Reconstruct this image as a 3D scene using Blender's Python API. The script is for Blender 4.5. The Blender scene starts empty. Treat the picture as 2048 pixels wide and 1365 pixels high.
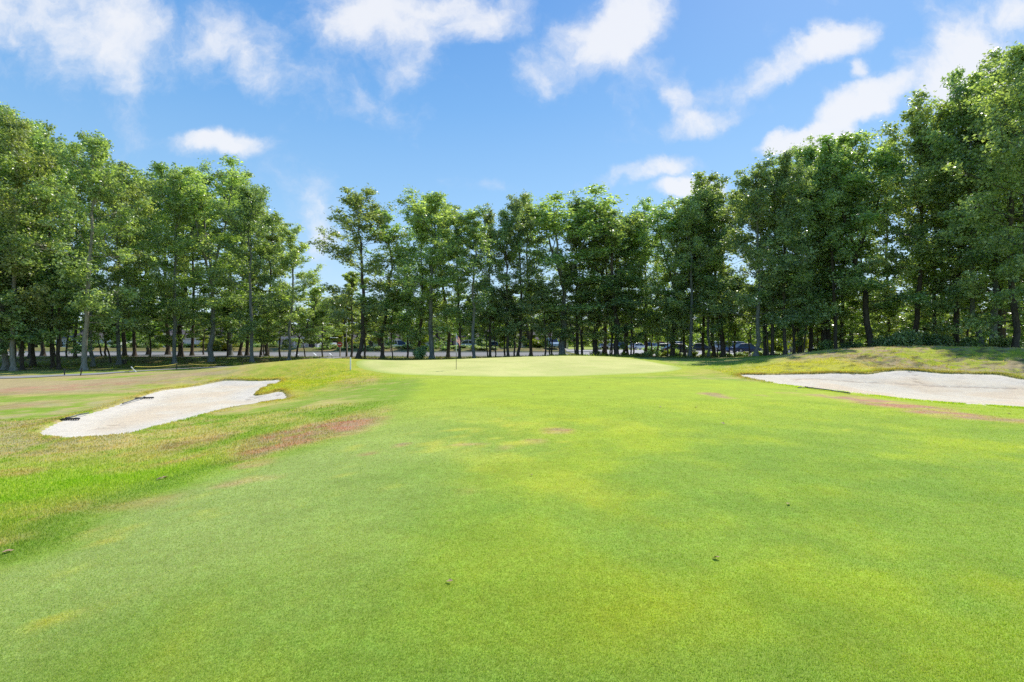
import bpy, math, random
import numpy as np
from mathutils import Vector, Matrix
from mathutils.geometry import delaunay_2d_cdt

random.seed(7)
RNG = np.random.default_rng(7)
R = math.radians
scene = bpy.context.scene
COL = scene.collection
CAMZ = 1.7
F = 1000.0            # focal length in pixels of the 2048 px wide photograph
CX, CY = 1024.0, 682.5

def PW(px, py, D):
    return ((px-CX)/F*D, D, CAMZ-(py-CY)/F*D)

# ------------------------------------------------------------------ noise
def _hash(ix, iy, s):
    n = (ix.astype(np.int64)*374761393 + iy.astype(np.int64)*668265263 + s*1442695041) & 0xffffffff
    n = ((n ^ (n >> 13))*1274126177) & 0xffffffff
    n = n ^ (n >> 16)
    return (n & 0xffffff)/float(0xffffff)
def vnoise(x, y, s=0):
    xi = np.floor(x); yi = np.floor(y); fx = x-xi; fy = y-yi
    fx = fx*fx*(3-2*fx); fy = fy*fy*(3-2*fy)
    a = _hash(xi, yi, s); b = _hash(xi+1, yi, s); c = _hash(xi, yi+1, s); d = _hash(xi+1, yi+1, s)
    return (a*(1-fx)+b*fx)*(1-fy) + (c*(1-fx)+d*fx)*fy
def fbm(x, y, s=0, o=4):
    t = 0; a = .5; w = 0
    for k in range(o):
        t = t + a*vnoise(x*2**k+17*k, y*2**k-9*k, s+k); w += a; a *= .55
    return t/w
def sstep(a, b, x):
    t = np.clip((x-a)/(b-a), 0, 1); return t*t*(3-2*t)

# ------------------------------------------------------------------ terrain heights
cps = [(-20,-14,-.4),(0,-14,0),(20,-14,0),(0,-4,0),(0,0,0),(0,3,0),(0,6,0),(6,4,0),(12,8,0),(-1.5,8,0),(0,12,.02),(5,12,0),
       (0,18,.04),(8,18,0),(0,23.5,0),(4,23.5,0),(8,23,-.02),(20,8,-.08),(20,2,-.05),(32,12,-.05),(-15,0,-.4),(-30,3,-.6),(-30,15,-.8),(45,0,0),
       (-45,20,-.8),(-45,38,-.7),(46,28,1.0),(44,40,.8),(34,36,.95),(30,44,.6),(22,44,.4)]
for px,py,D in [(914,740,28),(0+1024,715,40),(700,738,28),(760,722,36),(800,750,25),(1380,738,30),(1160,712,42),(1320,722,38),
    (1400,731,36),(1480,722,40),(640,722,30),(560,733,29),(500,741,28),(600,760,26),(640,745,27),(560,770,23.5),
    (845,760,22),(620,775,21.5),
    (0,1130,4.5),(200,1030,5.6),(400,960,6.85),(600,900,8.3),(720,860,9.9),(800,800,14.5),
    (0,900,10.6),(0,1000,6.9),(200,950,8),(500,870,10.7),(650,800,16),(0,800,20.4),(0,757,32),(200,750,35.5),(270,745,36.8),
    (400,738,39.6),(530,735,41),(620,727,45),(430,765,26.2),(330,780,22.8),(270,797,19.4),(200,820,16.2),(140,835,14.6),(75,868,12),
    (165,878,11.3),(260,868,12),(380,838,14.3),(470,815,16.8),(572,797,19.4),(508,793,20),(560,757,27),(350,810,17.4),
    (1500,722,33),(1600,708,32),(1700,699,31),(1760,695.5,31),(1850,694,31),(1960,696,31),(2048,698,31),(2200,700,31),
    (1480,751,26),(1560,749,25.5),(1640,748,25),(1740,749,24),(1760,745,24.4),(1810,742,24.5),(1860,746,24),(1980,749,23),(2048,759,21.5),
    (1560,770,20.6),(1640,780,18.7),(1720,790,17.2),(1840,803,15.8),(1960,812,14.7),(2048,818,14),
    (1650,766,22.2),(1720,773,22),(1850,784,20.7),(2000,789,19.7)]:
    cps.append(PW(px,py,D))
for px,D,z in [(20,40,-.7),(186,47,-.7),(349,50.5,-.62),(504,52,-.5),(620,52,-.35),(717,50,-.1),(860,48,-.1),(948,49,-.1),(1060,54,-.05),(1124,57,0),(1250,57,0),(1345,56,0),(1440,54,.0),(1512,48,.2)]:
    cps.append(((px-CX)/F*D, D, z))
cps = np.array(cps)
def _phi(r2): return .5*r2*np.log(r2+1e-9)
_n = len(cps)
_K = _phi(((cps[:,None,:2]-cps[None,:,:2])**2).sum(-1)) + np.eye(_n)*.35
_Pm = np.c_[np.ones(_n), cps[:,:2]]
_A = np.block([[_K,_Pm],[_Pm.T,np.zeros((3,3))]])
_W = np.linalg.solve(_A, np.r_[cps[:,2],0,0,0])
def rbf(x, y):
    x = np.asarray(x,float); y = np.asarray(y,float); sh = x.shape
    q = np.c_[x.ravel(), y.ravel()]; out = np.empty(len(q))
    for i in range(0,len(q),20000):
        s = q[i:i+20000]
        r2 = ((s[:,None,:]-cps[None,:,:2])**2).sum(-1)
        out[i:i+20000] = _phi(r2)@_W[:_n] + _W[_n] + s@_W[_n+1:]
    return out.reshape(sh)

def catmull(pts, per=10, closed=True):
    pts = np.array(pts,float); n = len(pts); out = []
    rng = range(n) if closed else range(n-1)
    for i in rng:
        if closed: p = [pts[(i+k)%n] for k in (-1,0,1,2)]
        else: p = [pts[max(0,min(n-1,i+k))] for k in (-1,0,1,2)]
        for t in np.linspace(0,1,per,endpoint=False):
            out.append(.5*((2*p[1])+(-p[0]+p[2])*t+(2*p[0]-5*p[1]+4*p[2]-p[3])*t*t+(-p[0]+3*p[1]-3*p[2]+p[3])*t**3))
    if not closed: out.append(pts[-1])
    return np.array(out)
def sdist(poly, x, y):
    """signed distance to closed polygon, negative inside"""
    x = np.asarray(x,float); y = np.asarray(y,float); sh = x.shape; x = x.ravel(); y = y.ravel()
    out = np.full(x.shape, 1e3)
    bb = (poly[:,0].min()-3, poly[:,0].max()+3, poly[:,1].min()-3, poly[:,1].max()+3)
    m = (x>bb[0])&(x<bb[1])&(y>bb[2])&(y<bb[3])
    X = x[m]; Y = y[m]
    if len(X):
        a = poly; b = np.roll(poly,-1,0)
        best = np.full(X.shape,1e9); ins = np.zeros(X.shape,bool)
        for (ax,ay),(bx,by) in zip(a,b):
            dx,dy = bx-ax,by-ay; L = dx*dx+dy*dy+1e-12
            t = np.clip(((X-ax)*dx+(Y-ay)*dy)/L,0,1)
            d = (X-ax-t*dx)**2+(Y-ay-t*dy)**2
            best = np.minimum(best,d)
            c = ((ay>Y)!=(by>Y))&(X < (bx-ax)*(Y-ay)/((by-ay) if abs(by-ay)>1e-9 else 1e-9)+ax)
            ins ^= c
        out[m] = np.where(ins,-1,1)*np.sqrt(best)
    return out.reshape(sh)
def ldist(line, x, y):
    x = np.asarray(x,float); y = np.asarray(y,float)
    best = np.full(x.shape,1e9)
    for (ax,ay),(bx,by) in zip(line[:-1],line[1:]):
        dx,dy = bx-ax,by-ay; L = dx*dx+dy*dy+1e-12
        t = np.clip(((x-ax)*dx+(y-ay)*dy)/L,0,1)
        best = np.minimum(best,(x-ax-t*dx)**2+(y-ay-t*dy)**2)
    return np.sqrt(best)

def pxy(l): return [PW(*p)[:2] for p in l]
LB = catmull(pxy([(75,868,12),(110,876,11.5),(165,878,11.3),(260,868,12),(380,838,14.3),(470,815,16.8),(530,804,18.3),(565,800,19.1),(576,797,19.5),(563,786,21.1),(538,788,20.7),(511,790,20.4),(518,783,21.6),(540,769,24),(562,757,26.6),
    (505,760,26.4),(430,765,26.2),(330,780,22.8),(270,797,19.4),(200,820,16.2),(140,835,14.6),(100,851,13.2)]),8)
RB = catmull(pxy([(1478,752,26),(1560,770,20.6),(1640,780,18.7),(1720,790,17.2),(1840,803,15.8),(1960,812,14.7),(2048,818,14),(2160,830,13.5),(2260,815,15),(2230,780,18.5),(2130,768,20.5),
    (2048,760,21.5),(1980,750,23),(1860,747,24),(1810,743,24.5),(1765,745,24.5),(1735,750,24.2),(1640,749,25),(1560,749,25.5)]),8)
GR = catmull(pxy([(705,734,29.5),(740,744,26.8),(800,750,25),(900,754.5,23.8),(1020,755,23.5),(1150,752,24),(1270,747,26),(1350,741,28.5),(1368,735,31),(1320,725,36),(1240,716,40.5),(1160,713,41.5),(1050,714,41),(900,717.5,39.5),(800,720,37.5),(735,726,33)]),8)
PATH = catmull([(-60,30),(-43,31.5)]+pxy([(0,755,32.5),(100,752.5,34.5),(200,748,36.5),(290,743,38.5),(400,737,41.5),(500,732,45),(590,727,49),(650,720,54)])+[(-19.5,57.0)],8,False)

def far_profile(x, y):
    leftish = 1-sstep(6,16,x)
    z = np.full(np.shape(x), -.12)
    bank = sstep(82.5,88,y)*(1-sstep(94,101,y)*1.5)
    z = z + leftish*bank*.62 - (1-leftish)*.0 - leftish*sstep(94,101,y)*.0
    z = z - .18*sstep(101,115,y)
    return z
def H0(x, y):
    x = np.asarray(x,float); y = np.asarray(y,float)
    xc = np.clip(x,-50,50); yc = np.clip(y,-16,58)
    n = rbf(xc,yc)
    f = far_profile(x,y)
    t = sstep(51,57.5,y)
    n = n + .05*(fbm(x*.35,y*.35,5,3)-.5)
    # rumpled turf on the right hand mound and the tongue
    m = np.exp(-(((x-24)/9)**2+((y-28)/4.5)**2)) + .8*np.exp(-(((x+11.3)/3)**2+((y-24)/4)**2))
    mr_ = np.exp(-(((x-25)/7.5)**2+((y-27.5)/3.6)**2))
    n = n + m*(.16*(fbm(x*.9,y*.9,11,4)-.5)+.07*(vnoise(x*3,y*3,14)-.5)) + mr_*(.30*(fbm(x*.8,y*1.1,17,3)-.5)+.16*(vnoise(x*2.1,y*2.4,18)-.5)+.07*(vnoise(x*4.5,y*4.5,19)-.5))
    return n*(1-t)+f*t
def H(x, y):
    h = H0(x,y)
    for poly in (LB,RB):
        d = sdist(poly,x,y)
        h = h + .04*np.exp(-(np.clip(d,0,9)/.35)**2)*(d>=0)
        h = np.where(d<0, h+.04-.24*sstep(0,-.22,d), h)
    return h
def h1(x, y): return float(H(np.array([x]),np.array([y]))[0])
def sandH(x, y):
    dl = np.minimum(sdist(LB,x,y), sdist(RB,x,y))
    return H0(x,y)-.02-.05*sstep(-.1,-1.0,dl) + .012*(fbm(x*2.2,y*2.2,31,3)-.5) + .006*vnoise(x*9,y*9,33)

def ground_at(px, py, Dmin=2.0, Dmax=60):
    D = np.linspace(Dmin,Dmax,3000)
    x = (px-CX)/F*D; z = CAMZ-(py-CY)/F*D
    g = H(x,D); k = np.argmax(g>=z)
    return float(x[k]), float(D[k]), float(g[k])

# ------------------------------------------------------------------ ground colours (albedo)
def C(*a): return np.array(a)
def mixc(c, d, t):
    t = np.clip(t,0,1)[...,None]; return c*(1-t)+d*t
_edge = catmull([(-9.5,2.0)]+pxy([(0,1130,4.5),(200,1030,5.6),(400,960,6.85),(560,910,8.0),(680,880,9.1),(760,840,11.2),(810,800,14.5),(838,772,19),(842,758,22.6)]),8,False)
def fairway_side(x, y):
    # >0 on the fairway
    xe = np.interp(y, _edge[:,1], _edge[:,0], left=-30)
    xe = np.where(y<2, -9.5-(2-y)*3, xe)
    return x-xe
BROWN = [(640,858,120,26,-.1,1.0),(560,890,110,20,0,.85),(520,925,50,8,0,.7),(350,893,90,16,0,.6),(500,955,60,8,0,.6),(690,845,40,9,0,.8),
         (300,930,80,10,0,.4),(795,889,16,5,0,.8),(1072,886,22,5,0,.8),(1135,865,24,8,.2,.8),(1002,898,14,8,0,.6),(925,896,34,4,0,.5),(715,912,24,4,0,.6),
         (1445,794,30,5,0,.8),(1510,791,20,4,0,.6),(1650,792,50,7,.1,.9),(1720,799,70,10,.1,1.0),(1790,809,80,11,.08,1.0),(1850,818,50,9,.1,1.),(1890,827,70,11,.1,1.0),(1960,834,60,8,.1,.95),(780,822,14,4,0,.6),
         (60,780,150,9,0,.9),(200,770,150,7,0,.8),(0,815,90,12,0,.6),(330,752,120,5,0,.4),(60,850,70,20,0,.35),(100,905,90,12,0,.4),(30,945,80,12,0,.4),(940,982,30,6,0,.3),(700,765,50,12,0,.4),(250,1000,150,14,0,.3)]
def to_px(x, y, z):
    yy = np.maximum(y,.5); return CX+x/yy*F, CY-(z-CAMZ)/yy*F
_bw = []
for (px,py,rx,ry,rot,a) in BROWN:
    g = ground_at(px,py); g2 = ground_at(px,py+ry); g3 = ground_at(px,py-ry)
    _bw.append((g[0],g[1],max(.08,rx/F*g[1]), max(.1,(g3[1]-g2[1])/2), a))
def brown_mask(x, y):
    wx = x+.8*(fbm(x*.9,y*.9,51,3)-.5)*np.clip(y*.12,.2,1.5); wy = y+1.6*(fbm(x*.8+9,y*.8,53,3)-.5)*np.clip(y*.1,.2,1.4)
    m = np.zeros(np.shape(x))
    for bx,by,rx,ry,a in _bw:
        d = np.sqrt(((wx-bx)/rx)**2+((wy-by)/ry)**2)
        m = np.maximum(m, a*(1-sstep(.45,1.25,d)))
    return m
def ground_color(x, y):
    n1 = fbm(x*.22,y*.22,61,3); n2 = fbm(x*.9,y*.9,63,4); n3 = fbm(x*3.5,y*3.5,65,3); n4 = fbm(x*.09+4,y*.05,67,3)
    one = np.ones(np.shape(x))[...,None]
    # fairway
    c = one*C(.195,.345,.040)
    nb = fbm(x*.45+.3*y,y*.30,101,4)
    c = mixc(c, one*C(.36,.50,.022), sstep(.36,.66,n1*.35+n2*.4+n3*.25)*.55*sstep(-3,3,x)+.25*sstep(.5,.7,n2))
    c = mixc(c, one*C(.150,.300,.035), sstep(.52,.66,nb)*.55)
    c = mixc(c, one*C(.44,.53,.035), sstep(.60,.74,1-nb+.12*(n3-.5))*.32)
    c = mixc(c, one*C(.27,.40,.10), (1-sstep(-3.2,1.2,x-.05*y))*sstep(.35,.62,n1)*.75)
    c = mixc(c, one*C(.30,.455,.03), sstep(6,16,y)*.7)
    c = mixc(c, one*C(.155,.295,.04), (1-sstep(2.8,4.2,y+1.2*(n2-.5)))*.35)
    c = mixc(c, one*C(.30,.40,.015), np.exp(-(((x-.65)/.55)**2+((y-3.15)/.45)**2))*.6)
    c = mixc(c, one*C(.115,.26,.035), sstep(.55,.75,n2)*.35*(1-sstep(12,20,y)))
    c = mixc(c, one*C(.47,.52,.06), sstep(.62,.78,n3*.5+n1*.5)*.5)
    # rough
    fs = fairway_side(x,y) + .9*(n2-.5)
    fm = sstep(-.45,.45,fs)
    fm = fm*(1-sstep(0,1.2, y-22.8+.12*np.abs(x)))
    r = one*C(.185,.335,.03)
    r = mixc(r, one*C(.40,.42,.11), sstep(.44,.66,n2*.6+n1*.4)*.7)
    r = mixc(r, one*C(.46,.39,.17), sstep(.52,.75,n4*.5+n3*.5)*.6)
    lush = np.exp(-((y-(7.6-.18*(x+6)))/1.4)**2)*(1-sstep(-5.2,-2.6,x-.1*y))
    r = mixc(r, one*C(.20,.41,.012), lush*.8)
    dr = np.exp(-((fs+.55)/.35)**2)*(1-sstep(9,14,y))
    r = mixc(r, one*C(.15,.29,.035), dr*.7)
    c = mixc(r, c, fm)
    # lime fringes on the mounds and around the green
    dG = sdist(GR,x,y)
    ring = np.exp(-((np.clip(dG,0,99))/1.6)**2)
    c = mixc(c, one*C(.30,.45,.03), ring*.8)
    dL = sdist(LB,x,y); dR = sdist(RB,x,y)
    tongue = np.exp(-(((x+10.5)/2.6)**2+((y-24.5)/5.5)**2))
    c = mixc(c, one*C(.36,.43,.02), np.clip(tongue*1.2,0,.6)*sstep(.25,.6,n3+.1))
    fr = np.exp(-(((x-19)/7)**2+((y-27.3)/2.6)**2))
    c = mixc(c, one*C(.38,.43,.04), np.clip(fr*1.7,0,.9))
    c = mixc(c, one*C(.33,.37,.05), np.exp(-(dL/.8)**2)*.6*(y>17))
    lm=sstep(-19,-15,x)*(1-sstep(-7,-5,x))*sstep(21.5,24,y)*(1-sstep(33,38,y))
    c = mixc(c, mixc(one*C(.27,.38,.035),one*C(.36,.41,.06),sstep(.4,.6,n3*.6+n2*.4)), lm*.8)
    # right mound: straw crest with green patches
    md = sstep(15,18.5,x)*sstep(27.5,29.5,y+.12*(x-20))*(1-sstep(34,38,y))
    c = mixc(c, mixc(one*C(.46,.34,.19), one*C(.24,.33,.04), sstep(.50,.62,n2*.5+n3*.5)), md*.95)
    md2 = sstep(17.5,19.5,x)*sstep(.1,.8,dR)*sstep(20,22,y)*(1-sstep(34,38,y))
    c = mixc(c, mixc(one*C(.42,.31,.17), one*C(.28,.38,.03), sstep(.46,.58,n3*.55+n1*.45)), md2*.92)
    c = mixc(c, one*C(.13,.11,.05), md2*sstep(.60,.72,fbm(x*1.8,y*2.6,107,3))*.8)  # small shadows between the turf lumps, painted in as dark blotches
    c = mixc(c, one*C(.10,.13,.03), np.clip(fr*1.7,0,.95)*sstep(.62,.74,fbm(x*3,y*4,109,2))*.7)
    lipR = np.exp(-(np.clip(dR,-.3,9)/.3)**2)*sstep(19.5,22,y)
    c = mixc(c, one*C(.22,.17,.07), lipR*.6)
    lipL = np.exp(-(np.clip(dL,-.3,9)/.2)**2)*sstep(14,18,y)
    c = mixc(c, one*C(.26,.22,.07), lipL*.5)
    # straw band left beyond the bunker
    sb = (1-sstep(-17,-13.5,x+.15*(y-28)))*sstep(20,24,y)*(1-sstep(34,37,y))
    c = mixc(c, one*C(.50,.37,.20), sb*sstep(.30,.50,fbm(x*.12,y*.5,111,3)*.7+n3*.3)*.85)
    s2 = (1-sstep(-9.5,-7.5,x))*sstep(9,11,y)*(1-sstep(18,21,y))*(dL>0)
    c = mixc(c, one*C(.46,.37,.19), s2*sstep(.40,.58,n2*.5+n3*.5)*.65)
    # brown dead turf
    bm = brown_mask(x,y)
    c = mixc(c, mixc(one*C(.52,.27,.16), one*C(.45,.31,.17), sstep(.4,.6,n3)), bm*(.40+.60*sstep(.40,.56,fbm(x*2.2,y*2.2,131,3))))
    # woodland floor
    wf = sstep(41.5,45.5,y+.10*np.clip(-x,-10,50)+2*(n2-.5))
    w = mixc(one*C(.17,.12,.06), one*C(.15,.22,.04), sstep(.42,.58,n2))
    w = mixc(w, one*C(.36,.27,.13), sstep(.58,.72,n3*.6+n1*.4)*.7)
    c = mixc(c, w, wf*.92)
    bankm = sstep(82,84,y)*(1-sstep(6,16,x))
    c = mixc(c, mixc(one*C(.12,.15,.04), one*C(.28,.19,.09), sstep(.45,.62,n2)), bankm*.9)
    c = mixc(c, one*C(.27,.40,.07), sstep(90,93,y)*.8)
    g_=c[...,1:2]>c[...,0:1]*.95
    c=np.where(g_,c*C(1.36,1.10,1.25),c)
    return np.clip(c,0.01,.9)

# ------------------------------------------------------------------ mesh helpers
def tagp(o, label=None, cat=None, group=None, kind=None):
    if label: o['label'] = label
    if cat: o['category'] = cat
    if group: o['group'] = group
    if kind: o['kind'] = kind
    return o
def np_mesh(name, V, Fc, mats, smooth=False, attrs=None, midx=None):
    """V (n,3); Fc (m,k) fixed size faces"""
    V = np.asarray(V,np.float32); Fc = np.asarray(Fc,np.int32)
    me = bpy.data.meshes.new(name)
    m,k = Fc.shape
    me.vertices.add(len(V)); me.vertices.foreach_set('co',V.ravel())
    me.loops.add(m*k); me.loops.foreach_set('vertex_index',Fc.ravel())
    me.polygons.add(m); me.polygons.foreach_set('loop_start',np.arange(0,m*k,k,dtype=np.int32))
    me.polygons.foreach_set('use_smooth',np.full(m,smooth))
    if midx is not None: me.polygons.foreach_set('material_index',np.asarray(midx,np.int32))
    me.update(calc_edges=True)
    for nm,(typ,data) in (attrs or {}).items():
        a = me.attributes.new(nm,typ,'POINT')
        if typ=='FLOAT': a.data.foreach_set('value',np.asarray(data,np.float32).ravel())
        else:
            d = np.c_[np.asarray(data,np.float32), np.ones(len(data),np.float32)]
            a.data.foreach_set('color',d.ravel())
    for mt in mats: me.materials.append(mt)
    return me
def link(name, me, parent=None, loc=None):
    o = bpy.data.objects.new(name, me); COL.objects.link(o)
    if parent: o.parent = parent
    if loc: o.location = loc
    return o
class MB:
    def __init__(s): s.v=[]; s.f=[]; s.mi=[]; s.cur=0
    def add(s, vs, fs):
        b=len(s.v); s.v+= [tuple(v) for v in vs]; s.f+=[tuple(b+i for i in f) for f in fs]; s.mi+=[s.cur]*len(fs)
    def box(s, c, d, rz=0, taper=1.0):
        x,y,z=c; a,b,h=d[0]/2,d[1]/2,d[2]/2; ca,sa=math.cos(rz),math.sin(rz)
        vs=[]
        for k,sc in ((-1,1),(1,taper)):
            for i,j in ((-1,-1),(1,-1),(1,1),(-1,1)):
                X,Y=i*a*sc,j*b*sc; vs.append((x+X*ca-Y*sa,y+X*sa+Y*ca,z+k*h))
        s.add(vs,[(3,2,1,0),(4,5,6,7),(0,1,5,4),(1,2,6,5),(2,3,7,6),(3,0,4,7)])
    def tube(s, pts, rad, n=8, cap=True):
        pts=[Vector(p) for p in pts]; rings=[]
        for i,p in enumerate(pts):
            d=(pts[min(i+1,len(pts)-1)]-pts[max(i-1,0)]).normalized()
            u=d.cross(Vector((0,0,1)) if abs(d.z)<.95 else Vector((1,0,0))).normalized(); w=d.cross(u)
            r=rad[i] if isinstance(rad,(list,tuple)) else rad
            rings.append([p+u*math.cos(2*math.pi*k/n)*r+w*math.sin(2*math.pi*k/n)*r for k in range(n)])
        vs=[v for rg in rings for v in rg]; fs=[]
        for i in range(len(pts)-1):
            for k in range(n): fs.append((i*n+k,i*n+(k+1)%n,(i+1)*n+(k+1)%n,(i+1)*n+k))
        if cap: fs+= [tuple(range(n))[::-1], tuple((len(pts)-1)*n+k for k in range(n))]
        s.add(vs,fs)
    def prism(s, prof, y0, y1):
        """profile of (x,z) extruded along y"""
        n=len(prof)
        vs=[(x,y0,z) for x,z in prof]+[(x,y1,z) for x,z in prof]
        s.add(vs,[tuple(range(n)),tuple(range(n,2*n))[::-1]]+[(i,i+n,(i+1)%n+n,(i+1)%n) for i in range(n)])
    def mesh(s, name, mats, smooth=False, bevel=0):
        me=bpy.data.meshes.new(name); me.from_pydata(s.v,[],s.f); me.update()
        if not isinstance(mats,(list,tuple)): mats=[mats]
        for m in mats: me.materials.append(m)
        me.polygons.foreach_set('material_index',s.mi)
        if bevel:
            import bmesh
            bm=bmesh.new(); bm.from_mesh(me)
            bmesh.ops.recalc_face_normals(bm,faces=bm.faces)
            bmesh.ops.bevel(bm,geom=list(bm.edges),offset=bevel,segments=2,affect='EDGES',profile=.6)
            bm.to_mesh(me); bm.free()
        else:
            import bmesh
            bm=bmesh.new(); bm.from_mesh(me); bmesh.ops.recalc_face_normals(bm,faces=bm.faces); bm.to_mesh(me); bm.free()
        if smooth: me.polygons.foreach_set('use_smooth',[True]*len(me.polygons))
        return me
    def build(s, name, mats, parent=None, smooth=False, bevel=0, loc=None):
        return link(name, s.mesh(name,mats,smooth,bevel), parent, loc)
def empty(name, loc, rz=0):
    o=bpy.data.objects.new(name,None); COL.objects.link(o); o.location=loc; o.rotation_euler=(0,0,rz); o.empty_display_size=.3
    return o

# ------------------------------------------------------------------ materials
def new_mat(name):
    m=bpy.data.materials.new(name); m.use_nodes=True; nt=m.node_tree
    for n in list(nt.nodes): nt.nodes.remove(n)
    return m, nt, nt.nodes, nt.links
def N(nodes, typ, **kw):
    n=nodes.new(typ)
    for k,v in kw.items():
        if k=='op': n.operation=v
        elif k=='inp':
            for a,b in v.items(): n.inputs[a].default_value=b
        else: setattr(n,k,v)
    return n
def simple(name, col, rough=.6, metal=0, noise=.12, scale=8, bump=0, coat=0):
    m,nt,nd,lk=new_mat(name)
    out=N(nd,'ShaderNodeOutputMaterial'); b=N(nd,'ShaderNodeBsdfPrincipled')
    b.inputs['Roughness'].default_value=rough; b.inputs['Metallic'].default_value=metal
    if coat: b.inputs['Coat Weight'].default_value=coat
    tc=N(nd,'ShaderNodeTexCoord'); no=N(nd,'ShaderNodeTexNoise',inp={'Scale':scale,'Detail':5.0})
    lk.new(tc.outputs['Object'],no.inputs['Vector'])
    mr=N(nd,'ShaderNodeMapRange',inp={'From Min':.3,'From Max':.7,'To Min':1-noise,'To Max':1+noise})
    lk.new(no.outputs['Fac'],mr.inputs['Value'])
    mx=N(nd,'ShaderNodeVectorMath',op='SCALE'); mx.inputs[0].default_value=col[:3]
    lk.new(mr.outputs['Result'],mx.inputs['Scale']); lk.new(mx.outputs[0],b.inputs['Base Color'])
    if bump:
        bp=N(nd,'ShaderNodeBump',inp={'Strength':bump,'Distance':.02}); lk.new(no.outputs['Fac'],bp.inputs['Height']); lk.new(bp.outputs[0],b.inputs['Normal'])
    lk.new(b.outputs[0],out.inputs[0])
    return m

def ground_mat(name, fine=1.0, bumpd=.02, sat=1.0, rake=False):
    m,nt,nd,lk=new_mat(name)
    out=N(nd,'ShaderNodeOutputMaterial'); b=N(nd,'ShaderNodeBsdfPrincipled',inp={'Roughness':.9,'Specular IOR Level':.1})
    at=N(nd,'ShaderNodeAttribute',attribute_name='Col')
    ge=N(nd,'ShaderNodeNewGeometry')
    def nz(sc,det=4,ro=.6):
        n=N(nd,'ShaderNodeTexNoise',inp={'Scale':sc,'Detail':det,'Roughness':ro}); lk.new(ge.outputs['Position'],n.inputs['Vector']); return n
    a=nz(1.3); c=nz(9,5,.7); d=nz(55,4,.75)
    def mr(n,lo,hi):
        r=N(nd,'ShaderNodeMapRange',inp={'From Min':.3,'From Max':.7,'To Min':lo,'To Max':hi}); lk.new(n.outputs['Fac'],r.inputs['Value']); return r
    r1=mr(a,1-.10*fine,1+.10*fine); r2=mr(c,1-.16*fine,1+.16*fine); r3=mr(d,1-.32*fine,1+.32*fine)
    m1=N(nd,'ShaderNodeMath',op='MULTIPLY'); lk.new(r1.outputs[0],m1.inputs[0]); lk.new(r2.outputs[0],m1.inputs[1])
    m2=N(nd,'ShaderNodeMath',op='MULTIPLY'); lk.new(m1.outputs[0],m2.inputs[0]); lk.new(r3.outputs[0],m2.inputs[1])
    sc=N(nd,'ShaderNodeVectorMath',op='SCALE'); lk.new(at.outputs['Color'],sc.inputs[0]); lk.new(m2.outputs[0],sc.inputs['Scale'])
    hs=N(nd,'ShaderNodeHueSaturation',inp={'Saturation':sat})
    hr=mr(c,.492,.508); lk.new(hr.outputs[0],hs.inputs['Hue']); lk.new(sc.outputs[0],hs.inputs['Color'])
    lk.new(hs.outputs[0],b.inputs['Base Color'])
    ad=N(nd,'ShaderNodeMath',op='MULTIPLY_ADD',inp={1:.35}); lk.new(d.outputs['Fac'],ad.inputs[0]); lk.new(c.outputs['Fac'],ad.inputs[2])
    if rake:
        wv=N(nd,'ShaderNodeTexWave',wave_type='RINGS',rings_direction='Z',inp={'Scale':2.6,'Distortion':5.0,'Detail':2.0,'Detail Scale':.35}); lk.new(ge.outputs['Position'],wv.inputs['Vector'])
        ad2=N(nd,'ShaderNodeMath',op='MULTIPLY_ADD',inp={1:.8}); lk.new(wv.outputs['Fac'],ad2.inputs[0]); lk.new(ad.outputs[0],ad2.inputs[2]); ad=ad2
    bp=N(nd,'ShaderNodeBump',inp={'Strength':.6,'Distance':bumpd}); lk.new(ad.outputs[0],bp.inputs['Height']); lk.new(bp.outputs[0],b.inputs['Normal'])
    lk.new(b.outputs[0],out.inputs[0])
    return m
def blade_mat(name):
    m,nt,nd,lk=new_mat(name)
    out=N(nd,'ShaderNodeOutputMaterial'); at=N(nd,'ShaderNodeAttribute',attribute_name='Col')
    df=N(nd,'ShaderNodeBsdfDiffuse'); tr=N(nd,'ShaderNodeBsdfTranslucent'); mx=N(nd,'ShaderNodeMixShader',inp={0:.42})
    lk.new(at.outputs['Color'],df.inputs['Color'])
    sc=N(nd,'ShaderNodeVectorMath',op='MULTIPLY'); sc.inputs[1].default_value=(1.15,1.2,.6); lk.new(at.outputs['Color'],sc.inputs[0]); lk.new(sc.outputs[0],tr.inputs['Color'])
    lk.new(df.outputs[0],mx.inputs[1]); lk.new(tr.outputs[0],mx.inputs[2]); lk.new(mx.outputs[0],out.inputs[0])
    return m
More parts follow.
